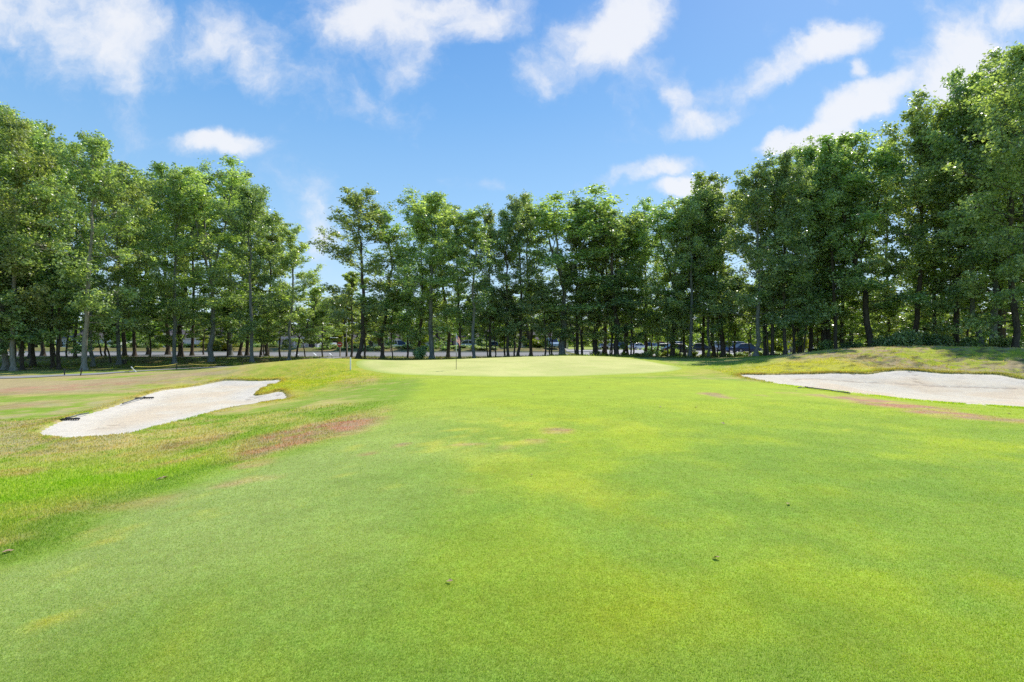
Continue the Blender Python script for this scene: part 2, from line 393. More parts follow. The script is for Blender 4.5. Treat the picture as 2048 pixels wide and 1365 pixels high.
def leaf_mat(name, dark, light, trans, tw=.4):
    m,nt,nd,lk=new_mat(name)
    out=N(nd,'ShaderNodeOutputMaterial'); at=N(nd,'ShaderNodeAttribute',attribute_name='tint')
    oi=N(nd,'ShaderNodeObjectInfo')
    mixn=N(nd,'ShaderNodeMix',data_type='RGBA'); mixn.inputs[6].default_value=(*dark,1); mixn.inputs[7].default_value=(*light,1)
    lk.new(at.outputs['Fac'],mixn.inputs[0])
    hs=N(nd,'ShaderNodeHueSaturation')
    r=N(nd,'ShaderNodeMapRange',inp={'To Min':.472,'To Max':.522}); lk.new(oi.outputs['Random'],r.inputs['Value']); lk.new(r.outputs[0],hs.inputs['Hue'])
    mm=N(nd,'ShaderNodeMath',op='MULTIPLY',inp={1:7.31}); lk.new(oi.outputs['Random'],mm.inputs[0]); fr=N(nd,'ShaderNodeMath',op='FRACT'); lk.new(mm.outputs[0],fr.inputs[0])
    r2=N(nd,'ShaderNodeMapRange',inp={'To Min':.82,'To Max':1.3}); lk.new(fr.outputs[0],r2.inputs['Value']); lk.new(r2.outputs[0],hs.inputs['Value'])
    lk.new(mixn.outputs[2],hs.inputs['Color'])
    b=N(nd,'ShaderNodeBsdfPrincipled',inp={'Roughness':.34,'Specular IOR Level':.75}); lk.new(hs.outputs[0],b.inputs['Base Color'])
    tr=N(nd,'ShaderNodeBsdfTranslucent'); sc=N(nd,'ShaderNodeVectorMath',op='MULTIPLY'); sc.inputs[1].default_value=trans; lk.new(hs.outputs[0],sc.inputs[0]); lk.new(sc.outputs[0],tr.inputs['Color'])
    mx=N(nd,'ShaderNodeMixShader',inp={0:tw}); lk.new(b.outputs[0],mx.inputs[1]); lk.new(tr.outputs[0],mx.inputs[2]); lk.new(mx.outputs[0],out.inputs[0])
    return m
def bark_mat(name, c1, c2):
    m,nt,nd,lk=new_mat(name)
    out=N(nd,'ShaderNodeOutputMaterial'); b=N(nd,'ShaderNodeBsdfPrincipled',inp={'Roughness':.9,'Specular IOR Level':.15})
    tc=N(nd,'ShaderNodeTexCoord'); mp=N(nd,'ShaderNodeMapping',inp={'Scale':(9,9,1.6)}); no=N(nd,'ShaderNodeTexNoise',inp={'Scale':1.6,'Detail':6.0,'Roughness':.7})
    lk.new(tc.outputs['Object'],mp.inputs[0]); lk.new(mp.outputs[0],no.inputs['Vector'])
    cr=N(nd,'ShaderNodeValToRGB'); cr.color_ramp.elements[0].position=.35; cr.color_ramp.elements[0].color=(*c1,1); cr.color_ramp.elements[1].position=.65; cr.color_ramp.elements[1].color=(*c2,1)
    lk.new(no.outputs['Fac'],cr.inputs[0]); lk.new(cr.outputs[0],b.inputs['Base Color'])
    bp=N(nd,'ShaderNodeBump',inp={'Strength':.8,'Distance':.03}); lk.new(no.outputs['Fac'],bp.inputs['Height']); lk.new(bp.outputs[0],b.inputs['Normal'])
    lk.new(b.outputs[0],out.inputs[0]); return m
def asphalt(name, col):
    m,nt,nd,lk=new_mat(name)
    out=N(nd,'ShaderNodeOutputMaterial'); b=N(nd,'ShaderNodeBsdfPrincipled',inp={'Roughness':.85,'Specular IOR Level':.2})
    ge=N(nd,'ShaderNodeNewGeometry'); no=N(nd,'ShaderNodeTexNoise',inp={'Scale':.35,'Detail':9.0,'Roughness':.65}); lk.new(ge.outputs['Position'],no.inputs['Vector'])
    mr=N(nd,'ShaderNodeMapRange',inp={'From Min':.3,'From Max':.7,'To Min':.8,'To Max':1.2}); lk.new(no.outputs['Fac'],mr.inputs['Value'])
    sc=N(nd,'ShaderNodeVectorMath',op='SCALE'); sc.inputs[0].default_value=col; lk.new(mr.outputs[0],sc.inputs['Scale']); lk.new(sc.outputs[0],b.inputs['Base Color'])
    lk.new(b.outputs[0],out.inputs[0]); return m

M = dict(
 ground=ground_mat('turf'), green=ground_mat('putting_turf',.28,.003), sand=ground_mat('bunker_sand',.38,.045,rake=True), blade=blade_mat('grass_blades'),
 leaf=leaf_mat('oak_leaves',(.125,.190,.085),(.62,.70,.35),(1.3,1.45,.45),.48),
 leaf_far=leaf_mat('sunlit_leaves',(.11,.17,.03),(.28,.36,.06),(1.5,1.7,.4),.5),
 leaf_yel=leaf_mat('yellow_green_leaves',(.14,.19,.02),(.30,.36,.04),(1.3,1.4,.35),.45),
 leaf_dark=leaf_mat('shaded_leaves',(.105,.165,.075),(.50,.58,.27),(1.4,1.65,.45),.46),
 bark=bark_mat('dark_bark',(.055,.042,.032),(.15,.12,.09)), bark_pale=bark_mat('pale_bark',(.18,.16,.12),(.42,.37,.29)), bark_grey=bark_mat('grey_bark',(.12,.12,.10),(.29,.28,.24)),
 road=asphalt('old_asphalt',(.25,.24,.23)), lot=asphalt('parking_asphalt',(.40,.38,.36)), path=asphalt('path_asphalt',(.30,.29,.28)),
 paint=simple('road_paint',(.8,.8,.78),.7), kerb=simple('kerb_concrete',(.5,.48,.44),.85,noise=.2,scale=3),
 black=simple('black_plastic',(.02,.02,.022),.5), dark_metal=simple('dark_metal',(.03,.035,.035),.45,.3), white=simple('white_paint',(.8,.8,.78),.5,noise=.05),
 wood=simple('weathered_wood',(.36,.29,.2),.85,noise=.3,scale=14,bump=.4), red=simple('red_sign_paint',(.55,.03,.03),.5), glass_lamp=simple('lamp_globe',(.75,.75,.7),.3),
 yellow=simple('yellow_rope',(.6,.5,.06),.7), rubber=simple('tyre_rubber',(.02,.02,.02),.8), rim=simple('wheel_rim',(.5,.5,.52),.3,.8),
 window=simple('dark_window_glass',(.03,.04,.05),.06,noise=.02), rake_grey=simple('grey_handle',(.10,.11,.11),.45), tail=simple('tail_lamp_red',(.6,.02,.02),.3), headlamp=simple('headlamp_clear',(.8,.8,.8),.15),
 roof=simple('roof_shingles',(.16,.13,.12),.9,noise=.3,scale=4), siding=simple('pale_siding',(.55,.56,.58),.8,noise=.06), siding2=simple('cream_siding',(.62,.56,.46),.8,noise=.06), siding3=simple('brick_pink',(.42,.27,.22),.85,noise=.2,scale=5),
 dead=simple('dead_leaf',(.42,.27,.15),.8,noise=.25,scale=40), seat=simple('beige_vinyl',(.5,.42,.3),.6),
)

# ------------------------------------------------------------------ ground sheet
def axis(segs):
    out=[segs[0][0]]
    for a,b,n in segs: out+= list(np.linspace(a,b,n+1)[1:])
    return np.array(out)
gx=axis([(-900,-300,6),(-300,-100,14),(-100,-46,40),(-46,-20,90),(-20,24,230),(24,46,90),(46,100,40),(100,300,14),(300,900,6)])
gy=axis([(-400,-60,8),(-60,-10,14),(-10,2,30),(2,32,190),(32,62,110),(62,110,70),(110,300,25),(300,1800,12)])
GX,GY=np.meshgrid(gx,gy)
GZ=H(GX,GY)
nx,ny=len(gx),len(gy)
V=np.c_[GX.ravel(),GY.ravel(),GZ.ravel()]
idx=np.arange(nx*ny).reshape(ny,nx)
Fc=np.stack([idx[:-1,:-1],idx[:-1,1:],idx[1:,1:],idx[1:,:-1]],-1).reshape(-1,4)
gcol=ground_color(GX,GY).reshape(-1,3)
tagp(link('ground',np_mesh('ground',V,Fc,[M['ground']],True,{'Col':('FLOAT_COLOR',gcol)})),kind='structure',label='mown golf turf with straw coloured rough',)

def draped(name, poly, zf, mat, step=.3, colf=None, smooth=True):
    x0,y0=poly.min(0); x1,y1=poly.max(0)
    X,Y=np.meshgrid(np.arange(x0,x1,step),np.arange(y0,y1,step))
    X=X+RNG.uniform(-.1,.1,X.shape)*step; Y=Y+RNG.uniform(-.1,.1,Y.shape)*step
    d=sdist(poly,X,Y); m=d<-step*.4
    pts=[Vector(p) for p in poly]+[Vector(p) for p in zip(X[m],Y[m])]
    n=len(poly)
    r=delaunay_2d_cdt(pts,[],[list(range(n))],1,1e-4)
    vs=np.array([(v.x,v.y) for v in r[0]]); tris=np.array([f for f in r[2] if len(f)==3])
    z=zf(vs[:,0],vs[:,1])
    cc=colf(vs[:,0],vs[:,1]) if colf else np.ones((len(vs),3))*.5
    return link(name,np_mesh(name,np.c_[vs,z],tris,[mat],smooth,{'Col':('FLOAT_COLOR',cc)}))
def green_col(x,y):
    n=fbm(x*.35,y*.35,71,4); n2=fbm(x*1.6,y*1.6,73,3); one=np.ones(len(x))[:,None]
    c=mixc(one*C(.56,.56,.185),one*C(.64,.62,.22),sstep(.35,.65,n))
    c=mixc(c,one*C(.44,.52,.12),sstep(.55,.75,n2)*.4)
    d=sdist(GR,x,y)
    return mixc(c,one*C(.34,.47,.05),sstep(-.9,-.1,d)*.7)
tagp(draped('putting_green',GR,lambda x,y:H(x,y)+.014-.03*sstep(-.35,0,sdist(GR,x,y)),M['green'],.35,green_col),kind='structure',label='pale close cut putting green')
def offset_poly(poly,off):
    t=np.roll(poly,-1,0)-np.roll(poly,1,0); t/=np.linalg.norm(t,axis=1)[:,None]+1e-9
    n=np.c_[t[:,1],-t[:,0]]
    area=.5*np.sum(poly[:,0]*np.roll(poly[:,1],-1)-np.roll(poly[:,0],-1)*poly[:,1])
    return poly+n*off*(1 if area>0 else -1)
_seam=catmull(pxy([(1585,761,23.6),(1620,757,24.2),(1700,764,23.2),(1780,771,22.6),(1850,777,22.0),(1950,781,21.3),(2048,787,20.4)]),6,False)
_foot=[ground_at(*p) for p in [(495,807),(503,803),(512,804),(520,802),(531,806),(555,799),(1821,752),(1826,757),(1829,765),(1832,770),(1707,757),(1842,773),(195,868),(225,861)]]
def sand_col(x,y):
    n=fbm(x*.5,y*.5,81,3); n2=fbm(x*4,y*4,83,3); one=np.ones(len(x))[:,None]
    d=np.minimum(sdist(LB,x,y),sdist(RB,x,y))
    c=mixc(one*C(.74,.655,.495),one*C(.73,.60,.42),sstep(.4,.6,n)*sstep(-.3,-1.6,d))
    c=mixc(c,one*C(.77,.69,.55),1-sstep(-.2,-1.5,d)*1.0)
    c=mixc(c,one*C(.55,.46,.33),sstep(.55,.75,n2)*.3)
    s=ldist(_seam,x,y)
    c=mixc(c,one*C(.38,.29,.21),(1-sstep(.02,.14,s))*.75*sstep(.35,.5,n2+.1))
    for fx,fy,_ in _foot:
        c=mixc(c,one*C(.25,.18,.12),(1-sstep(.03,.13,np.hypot(x-fx,(y-fy)*.8)))*.7)
    return c
def sandz(x,y):
    z=sandH(x,y)
    for fx,fy,_ in _foot: z=z-.035*np.exp(-((x-fx)**2+(y-fy)**2)/.012)
    s=ldist(_seam,x,y); z=z-.03*np.exp(-(s/.12)**2)
    return z
tagp(draped('bunker_sand',offset_poly(LB,.06),sandz,M['sand'],.14,sand_col),kind='structure',label='left bunker filled with raked pale sand')
tagp(draped('bunker_sand',offset_poly(RB,.06),sandz,M['sand'],.16,sand_col),kind='structure',label='right bunker filled with pale sand under a grass mound')

def ribbon(name,line,w,mat,off,kind='structure',label=None):
    line=np.asarray(line); t=np.gradient(line,axis=0); t/=np.linalg.norm(t,axis=1)[:,None]; n=np.c_[-t[:,1],t[:,0]]
    k=5; vs=[]
    for j in range(k):
        p=line+n*(w*(j/(k-1)-.5)); vs.append(np.c_[p,H(p[:,0],p[:,1])+off])
    V=np.stack(vs,1).reshape(-1,3); m=len(line); id=np.arange(m*k).reshape(m,k)
    Fc=np.stack([id[:-1,:-1],id[:-1,1:],id[1:,1:],id[1:,:-1]],-1).reshape(-1,4)
    o=link(name,np_mesh(name,V,Fc,[mat],True)); tagp(o,kind=kind,label=label); return o
ribbon('cart_path',PATH,2.3,M['path'],.03,label='narrow grey asphalt cart path')
def grid_sheet(name,x0,x1,y0,y1,step,mat,off,zf=H):
    xs=np.arange(x0,x1+.01,step); ys=np.arange(y0,y1+.01,step); X,Y=np.meshgrid(xs,ys); Z=zf(X,Y)+off
    id=np.arange(X.size).reshape(X.shape); Fc=np.stack([id[:-1,:-1],id[:-1,1:],id[1:,1:],id[1:,:-1]],-1).reshape(-1,4)
    return link(name,np_mesh(name,np.c_[X.ravel(),Y.ravel(),Z.ravel()],Fc,[mat],True))
tagp(grid_sheet('road',-160,9,58.2,80.5,1.5,M['road'],.02),kind='structure',label='wide grey road beyond the trees')
tagp(grid_sheet('parking_lot',9.2,100,62,104,2,M['lot'],.025),kind='structure',label='sunlit pale parking lot behind the right trees')
tagp(grid_sheet('parking_lot',-160,4,103,122,2,M['lot'],.03),kind='structure',label='parking lot beyond the grass bank')
mb=MB()
for k in range(-16,2):
    mb.box((k*10,81.0,h1(k*10,81)+.06),(9.96,.35,.18))
tagp(mb.build('kerb',M['kerb']),kind='structure',label='concrete kerb on the far side of the road')
def stripe(a,b,w):
    n=14; t=np.linspace(0,1,n)[:,None]; return ribbon('road_marking',np.array(a)*(1-t)+np.array(b)*t,w,M['paint'],.028,label='white painted line on the road')
for a,b in ((PW(627,0,76),PW(633,0,62)),(PW(659,0,74),PW(665,0,61.5)),(PW(590,0,76),PW(597,0,64))):
    stripe(a[:2],b[:2],.16)
for k in range(9):
    stripe((20+k*2.9,80),(20+k*2.9,85),.12)

# ------------------------------------------------------------------ grass blades
def blades(name, x, y, hgt, wid, bright, label, colmul=(1,1,1), lean=.55):
    n=len(x); z=H(x,y)-.004
    c=ground_color(x,y)*np.array(colmul)
    v=RNG.uniform(.78,1.22,n)[:,None]*bright
    yel=RNG.random(n)[:,None]
    c=c*v*np.where(yel>.88,np.array([1.7,1.35,1.6]),1.0)
    a=RNG.uniform(0,2*math.pi,n); b=RNG.uniform(0,2*math.pi,n); l=RNG.uniform(.1,1,n)*lean
    base=np.c_[x,y,z]; side=np.c_[np.cos(a),np.sin(a),np.zeros(n)]*(wid/2)[:,None]
    tip=base+np.c_[np.cos(b)*l*hgt,np.sin(b)*l*hgt,hgt*np.sqrt(1-.5*l*l)]
    V=np.stack([base-side,base+side,tip],1).reshape(-1,3)
    Fc=np.arange(3*n).reshape(-1,3)
    cc=np.repeat(c,3,0); 
    o=link(name,np_mesh(name,V,Fc,[M['blade']],False,{'Col':('FLOAT_COLOR',np.clip(cc,.005,.95))}))
    return tagp(o,label,'grass',kind='stuff')
def screen_uniform(n, ymin=800, ymax=1400, x0=-150, x1=2200, z=0.):
    py=RNG.uniform(ymin,ymax,n); px=RNG.uniform(x0,x1,n)
    D=(CAMZ-z)*F/(py-CY)
    return (px-CX)/F*D, D
x,y=screen_uniform(620000,800,1420)
keep=(np.minimum(sdist(LB,x,y),sdist(RB,x,y))>.03)&(sdist(GR,x,y)>.1)
x,y=x[keep],y[keep]
fs=fairway_side(x,y); fw=fs>0
D=y
w=np.clip(D*.0013,.0034,.02)
fw=fw&True
hh=np.where(fw,RNG.uniform(.008,.019,len(x)),RNG.uniform(.012,.024,len(x))+.03*sstep(0,1.2,-fs+.6*(fbm(x*.8,y*.8,7,3)-.5))*RNG.random(len(x)))*np.clip(.8+D*.03,.8,1.6)
blades('fairway_grass',x[fw],y[fw],hh[fw],w[fw],1.25,'short mown fairway grass blades')
rg=~fw
blades('rough_grass',x[rg],y[rg],hh[rg],w[rg]*1.3,1.25,'longer patchy rough grass blades')
# shaggy fringe grass round the bunkers and on the mounds
xs=[];ys=[]
for poly,nn in ((LB,20000),(RB,26000)):
    seg=RNG.integers(0,len(poly),nn); t=RNG.random(nn)[:,None]; p=poly[seg]*(1-t)+np.roll(poly,-1,0)[seg]*t
    nrm=(np.roll(poly,-1,0)-poly)[seg]; nrm=np.c_[nrm[:,1],-nrm[:,0]]; nrm/=np.linalg.norm(nrm,axis=1)[:,None]+1e-9
    off=np.abs(RNG.normal(0,.22,nn)); q1=p+nrm*off[:,None]; q2=p-nrm*off[:,None]
    d1=sdist(poly,q1[:,0],q1[:,1]); q=np.where((d1>0)[:,None],q1,q2)
    xs.append(q[:,0]); ys.append(q[:,1])
m=24000
xs.append(RNG.uniform(11.5,31,m)); ys.append(RNG.uniform(22,33,m))
xs.append(RNG.uniform(11.5,22,m//2)); ys.append(RNG.uniform(24.5,29,m//2))
xs.append(RNG.normal(-10.5,2.2,m)); ys.append(RNG.normal(24,3.0,m))
x=np.concatenate(xs); y=np.concatenate(ys)
k=(np.minimum(sdist(LB,x,y),sdist(RB,x,y))>.0)&(sdist(GR,x,y)>.4)&(y>9)
clump=fbm(x*2.3,y*2.3,91,3); k&=(clump>.42+.2*RNG.random(len(x))-.1)
x,y=x[k],y[k]
dnear=np.minimum(sdist(LB,x,y),sdist(RB,x,y)); lowside=(y<21)
blades('fringe_grass',x,y,RNG.uniform(.03,.10,len(x))*np.where(lowside,.5,1),RNG.uniform(.012,.026,len(x)),1.45,'shaggy long grass fringing the bunkers and mounds',lean=.9)

n_=45000; px_=RNG.uniform(-100,2150,n_); y=RNG.uniform(43,57.5,n_); x=(px_-CX)/F*y
k=(fbm(x*.5,y*.5,121,3)+.25*fbm(x*2,y*2,123,2)>.66)&((x<11)|(y>46))&(ldist(PATH,x,y)>1.4)
blades('woodland_undergrowth',x[k],y[k],RNG.uniform(.06,.32,k.sum()),RNG.uniform(.03,.07,k.sum()),1.0,'patchy weeds and litter on the woodland floor',(.8,1.0,.7),.9)
# ------------------------------------------------------------------ trees
def tube_np(pts, rad, n):
    pts=np.asarray(pts,float); m=len(pts)
    d=np.gradient(pts,axis=0); d/=np.linalg.norm(d,axis=1)[:,None]+1e-9
    ref=np.where(np.abs(d[:,2:3])<.9,[[0,0,1.]],[[1.,0,0]])
    ref=np.tile(ref[0],(m,1)) if abs(d[0,2])<.9 else np.tile([1.,0,0],(m,1))
    u=np.cross(d,ref); u/=np.linalg.norm(u,axis=1)[:,None]+1e-9; w=np.cross(d,u)
    a=np.arange(n)*2*np.pi/n
    V=pts[:,None,:]+(u[:,None,:]*np.cos(a)[None,:,None]+w[:,None,:]*np.sin(a)[None,:,None])*np.asarray(rad)[:,None,None]
    id=np.arange(m*n).reshape(m,n)
    Fc=np.stack([id[:-1],np.roll(id,-1,1)[:-1],np.roll(id,-1,1)[1:],id[1:]],-1).reshape(-1,4)
    return V.reshape(-1,3),Fc
def make_tree_meshes(seed, h, rad, r0, lo=.2, nbr=30, leaf=.2, per=70, fork=0, fork_at=.45, lean=0, top_heavy=.0, spread=1., twig=6, mats=None, tr_n=9, shape='tall'):
    g=np.random.default_rng(seed); Vs=[];Fs=[];nv=0
    cl=[]    # clusters: centre, radius
    def add(pts,rd,n):
        nonlocal nv
        v,f=tube_np(pts,rd,n); Vs.append(v); Fs.append(f+nv); nv+=len(v)
    t=np.r_[0,.012,.03,np.linspace(.08,1,14)]; m=len(t)
    wob=np.cumsum(g.normal(0,.10*h/18,(m,2)),0); wob-=wob[2]; wob[:2]=0; wob-=t[:,None]*wob[-1]*.6
    lx=lean*h*t
    base=np.c_[wob[:,0]+lx,wob[:,1],t*h*.97]; base[0,:2]=0
    leaders=[]
    if fork:
        kf=int(np.argmin(np.abs(t-fork_at)))
        rr=r0*(1-.45*t[:kf+1]/fork_at); rr[0]*=1.6; rr[1]*=1.25
        add(base[:kf+1],rr,tr_n)
        p0=base[kf]; a0=g.uniform(0,.6)+np.pi*(0 if seed%2 else 1)
        for q in range(fork):
            a=a0+q*2*np.pi/fork+g.normal(0,.2)
            tt=np.linspace(0,1,10); L=h*(1-fork_at)*(1.0 if q==0 else g.uniform(.85,.97))
            out=rad*.42*(tt**.8)
            pts=np.c_[p0[0]+np.cos(a)*out+np.cumsum(g.normal(0,.05,10)),p0[1]+np.sin(a)*out*.6+np.cumsum(g.normal(0,.05,10)),p0[2]+tt*L]
            pts[0]=p0; add(pts,r0*.46*(1-tt*.95)+.012,7); leaders.append((pts,tt,fork_at,.62))
    else:
        rr=r0*(1-t)**.85+.02; rr[0]*=1.9; rr[1]*=1.4
        add(base,rr,tr_n); leaders.append((base,t,0,1.))
    for (pts,tt,f0,sc) in leaders:
        nb=int(nbr*(1 if not fork else 1./fork*1.15))
        for i in range(nb):
            s=(i+g.uniform(.1,.9))/nb
            tz=lo+(1.0-lo)*s**.92       # height fraction
            if fork:
                tl=(tz-f0)/(1-f0)
                if tl<0: P=np.array([np.interp(tz,t,base[:,k]) for k in range(3)])
                else: P=np.array([np.interp(tl,tt,pts[:,k]) for k in range(3)])
            else: P=np.array([np.interp(min(tz,.97),t,base[:,k]) for k in range(3)])
            a=g.uniform(0,2*np.pi) if g.random()<.35 else i*2.399+g.normal(0,.35)
            if shape=='tall': prof=(.60+.42*math.sin(math.pi*min(1,s*.85+.05)))*(1-.55*s**4)*(1.12 if g.random()<.25 else .92)
            elif shape=='round': prof=math.sqrt(max(.02,1-(2*s-.9)**2*.85))
            else: prof=(1-.65*s)
            L=rad*prof*sc*g.uniform(.55,1.12)
            el=math.radians(2+60*s**1.3+g.normal(0,10))
            k=6; q=np.linspace(0,1,k)
            dr=np.array([math.cos(a)*math.cos(el),math.sin(a)*math.cos(el),math.sin(el)])
            bp=P+dr*L*q[:,None]+np.c_[np.zeros(k),np.zeros(k),(.12 if s<.5 else .2)*L*q**2]+np.cumsum(g.normal(0,.05*L/3,(k,3)),0)*q[:,None]
            br=max(.012,r0*.20*(1-.6*s))*(1-q)+.008
            add(bp,br,4 if L>1 else 3)
            nt=max(3,int(twig*L/rad*1.7))
            for j in range(nt):
                u=g.uniform(.28,1.0); Q=np.array([np.interp(u,q,bp[:,c]) for c in range(3)])
                a2=a+g.normal(0,.9); e2=el+g.normal(.15,.45); l2=L*g.uniform(.12,.42)
                T=Q+np.array([math.cos(a2)*math.cos(e2),math.sin(a2)*math.cos(e2),math.sin(e2)])*l2
                add(np.array([Q,(Q+T)/2+g.normal(0,.04,3),T]),np.array([.02,.014,.008]),3)
                cl.append((T,g.uniform(.20,.55)*spread*rad/3.6)); 
                if g.random()<.35: cl.append(((Q+T)/2,g.uniform(.16,.34)*spread*rad/3.6))
            cl.append((bp[-1],g.uniform(.25,.5)*spread*rad/3.6))
    for (pts,tt,f0,sc) in leaders:
        for q in range(26 if not fork else 14):
            zt_=g.uniform(.80,1.0); kk=np.interp(zt_,np.linspace(0,1,len(pts)),np.arange(len(pts))); P=pts[int(kk)]
            rr_=rad*.42*(1.02-zt_)*5*g.random()**.5+.15; a=g.uniform(0,6.28); T=P+np.array([math.cos(a)*rr_*.6,math.sin(a)*rr_*.6,g.uniform(-.1,.7)])
            add(np.array([P,(P+T)/2,T]),np.array([.02,.014,.006]),3); cl.append((T,g.uniform(.28,.5)*rad/3.6))
    trunk=np_mesh('trunk',np.concatenate(Vs),np.concatenate(Fs),[mats[0]],True)
    Cc=np.array([c for c,_ in cl]); Rr=np.array([r for _,r in cl])
    cnt=np.maximum(6,(per*(Rr/Rr.mean())**2*g.uniform(.55,1.3,len(Rr))).astype(int))
    ids=np.repeat(np.arange(len(cl)),cnt); n=len(ids)
    d=g.normal(0,1,(n,3)); d/=np.linalg.norm(d,axis=1)[:,None]; rr=g.random(n)**.5*np.where(g.random(n)<.25,1.55,1.0)
    off=d*rr[:,None]*Rr[ids][:,None]*np.array([1.08,1.08,.88])
    ctr=Cc[ids]+off
    nrm=g.normal(0,.75,(n,3))+d*.5+np.array([0,0,.75]); nrm/=np.linalg.norm(nrm,axis=1)[:,None]
    ax=np.cross(nrm,g.normal(0,1,(n,3))); ax/=np.linalg.norm(ax,axis=1)[:,None]; bx=np.cross(nrm,ax)
    ln=(leaf*g.uniform(.6,1.25,n)/2)[:,None]; wd=ln*g.uniform(.45,.75,n)[:,None]
    bend=nrm*ln*g.uniform(-.35,.1,n)[:,None]
    V=np.stack([ctr-ax*ln+bend,ctr+bx*wd,ctr+ax*ln+bend,ctr-bx*wd],1).reshape(-1,3)
    tint=np.clip(g.beta(1.5,2.0,len(cl))[ids]*.5+g.random(n)**2.2*.75,0,1.15); tint=np.where(g.random(n)<.03,1.6,tint)  # scattered leaves tinted brightest, painted highlights for sun glints
    crown=np_mesh('crown',V,np.arange(4*n).reshape(-1,4),[mats[1]],False,{'tint':('FLOAT',np.repeat(tint,4))})
    zt=V[:,2].max()
    xr=np.percentile(np.abs(V[:,0]),96)
    return dict(trunk=trunk,crown=crown,h=zt,r=xr,r0=r0,n=n)

bk=(M['bark'],M['leaf'])
PT=dict(
 a=make_tree_meshes(1,17,3.5,.135,.15,40,.20,44,mats=bk),
 b=make_tree_meshes(2,17,3.3,.13,.20,38,.20,42,mats=bk),
 c=make_tree_meshes(3,17,3.6,.14,.13,42,.20,43,mats=bk),
 d=make_tree_meshes(4,17,3.4,.145,.18,40,.20,42,fork=2,fork_at=.5,mats=bk),
 e=make_tree_meshes(5,17,3.8,.155,.14,44,.20,42,fork=3,fork_at=.42,mats=bk),
 f=make_tree_meshes(6,18,3.0,.125,.22,36,.20,38,mats=bk),
 g=make_tree_meshes(8,17,3.5,.14,.11,44,.20,46,mats=bk),
 # open, sparse crown
 s=make_tree_meshes(9,17,2.8,.13,.26,28,.19,30,mats=bk),
 # low dense broadleaf filling the understorey
 u=make_tree_meshes(10,8,2.6,.08,.16,20,.19,34,mats=(M['bark'],M['leaf_dark']),shape='round'),
 v=make_tree_meshes(11,7,2.4,.06,.22,16,.19,26,fork=2,fork_at=.3,mats=(M['bark'],M['leaf_dark']),shape='round'),
 t=make_tree_meshes(12,6,1.3,.05,.35,14,.17,26,mats=bk,shape='round'),
 # sunlit far trees
 x=make_tree_meshes(13,10,3.6,.2,.12,26,.34,34,mats=(M['bark'],M['leaf_far']),shape='round'),
 y=make_tree_meshes(14,10,3.2,.2,.16,24,.34,30,mats=(M['bark'],M['leaf_far']),shape='round'),
 z=make_tree_meshes(15,12,3.0,.2,.1,28,.34,36,mats=(M['bark'],M['leaf_yel']),shape='cone'),
)
def put_tree(name, key, X, Y, h, crown_r, tr, rz, label, cat, group, bark=None, leafm=None, tilt=0, tilty=0, z=None):
    p=PT[key]; o=empty(name,(X,Y,(h1(X,Y) if z is None else z)-.05),0)
    s=h/p['h']; k=(crown_r/p['r']) if crown_r else s
    o.rotation_euler=(tilty,tilt,rz)
    a=link('trunk',p['trunk'],o); c=link('crown',p['crown'],o)
    a.scale=c.scale=(k,k,s)
    if tr:   # girth of the stem follows the photo, limbs follow the crown
        pass
    if bark: a.material_slots[0].link='OBJECT'; a.material_slots[0].material=bark
    if leafm: c.material_slots[0].link='OBJECT'; c.material_slots[0].material=leafm
    tagp(o,label,cat,group)
    return o
SKY=[(-200,170),(0,190),(50,212),(100,248),(165,238),(230,300),(300,338),(390,305),(470,325),(520,370),(580,440),(612,540),(640,410),(690,362),(740,375),(765,400),(800,370),(880,372),(910,400),(960,400),(1000,388),(1060,375),(1120,372),(1160,385),(1185,400),(1240,420),(1280,396),(1330,382),(1400,366),(1450,344),(1520,318),(1580,278),(1640,278),(1700,262),(1760,236),(1800,200),(1850,196),(1900,175),(1930,130),(2000,120),(2030,55),(2150,30)]
sx=[a for a,_ in SKY]; sy=[b for _,b in SKY]
def depth_of(px,by):
    z=np.interp(px,[0,350,580,720,1016,1124,1440,1512],[-.7,-.62,-.4,-.1,-.1,0,0,.2])
    return (1700-1000*z)/(by-CY)
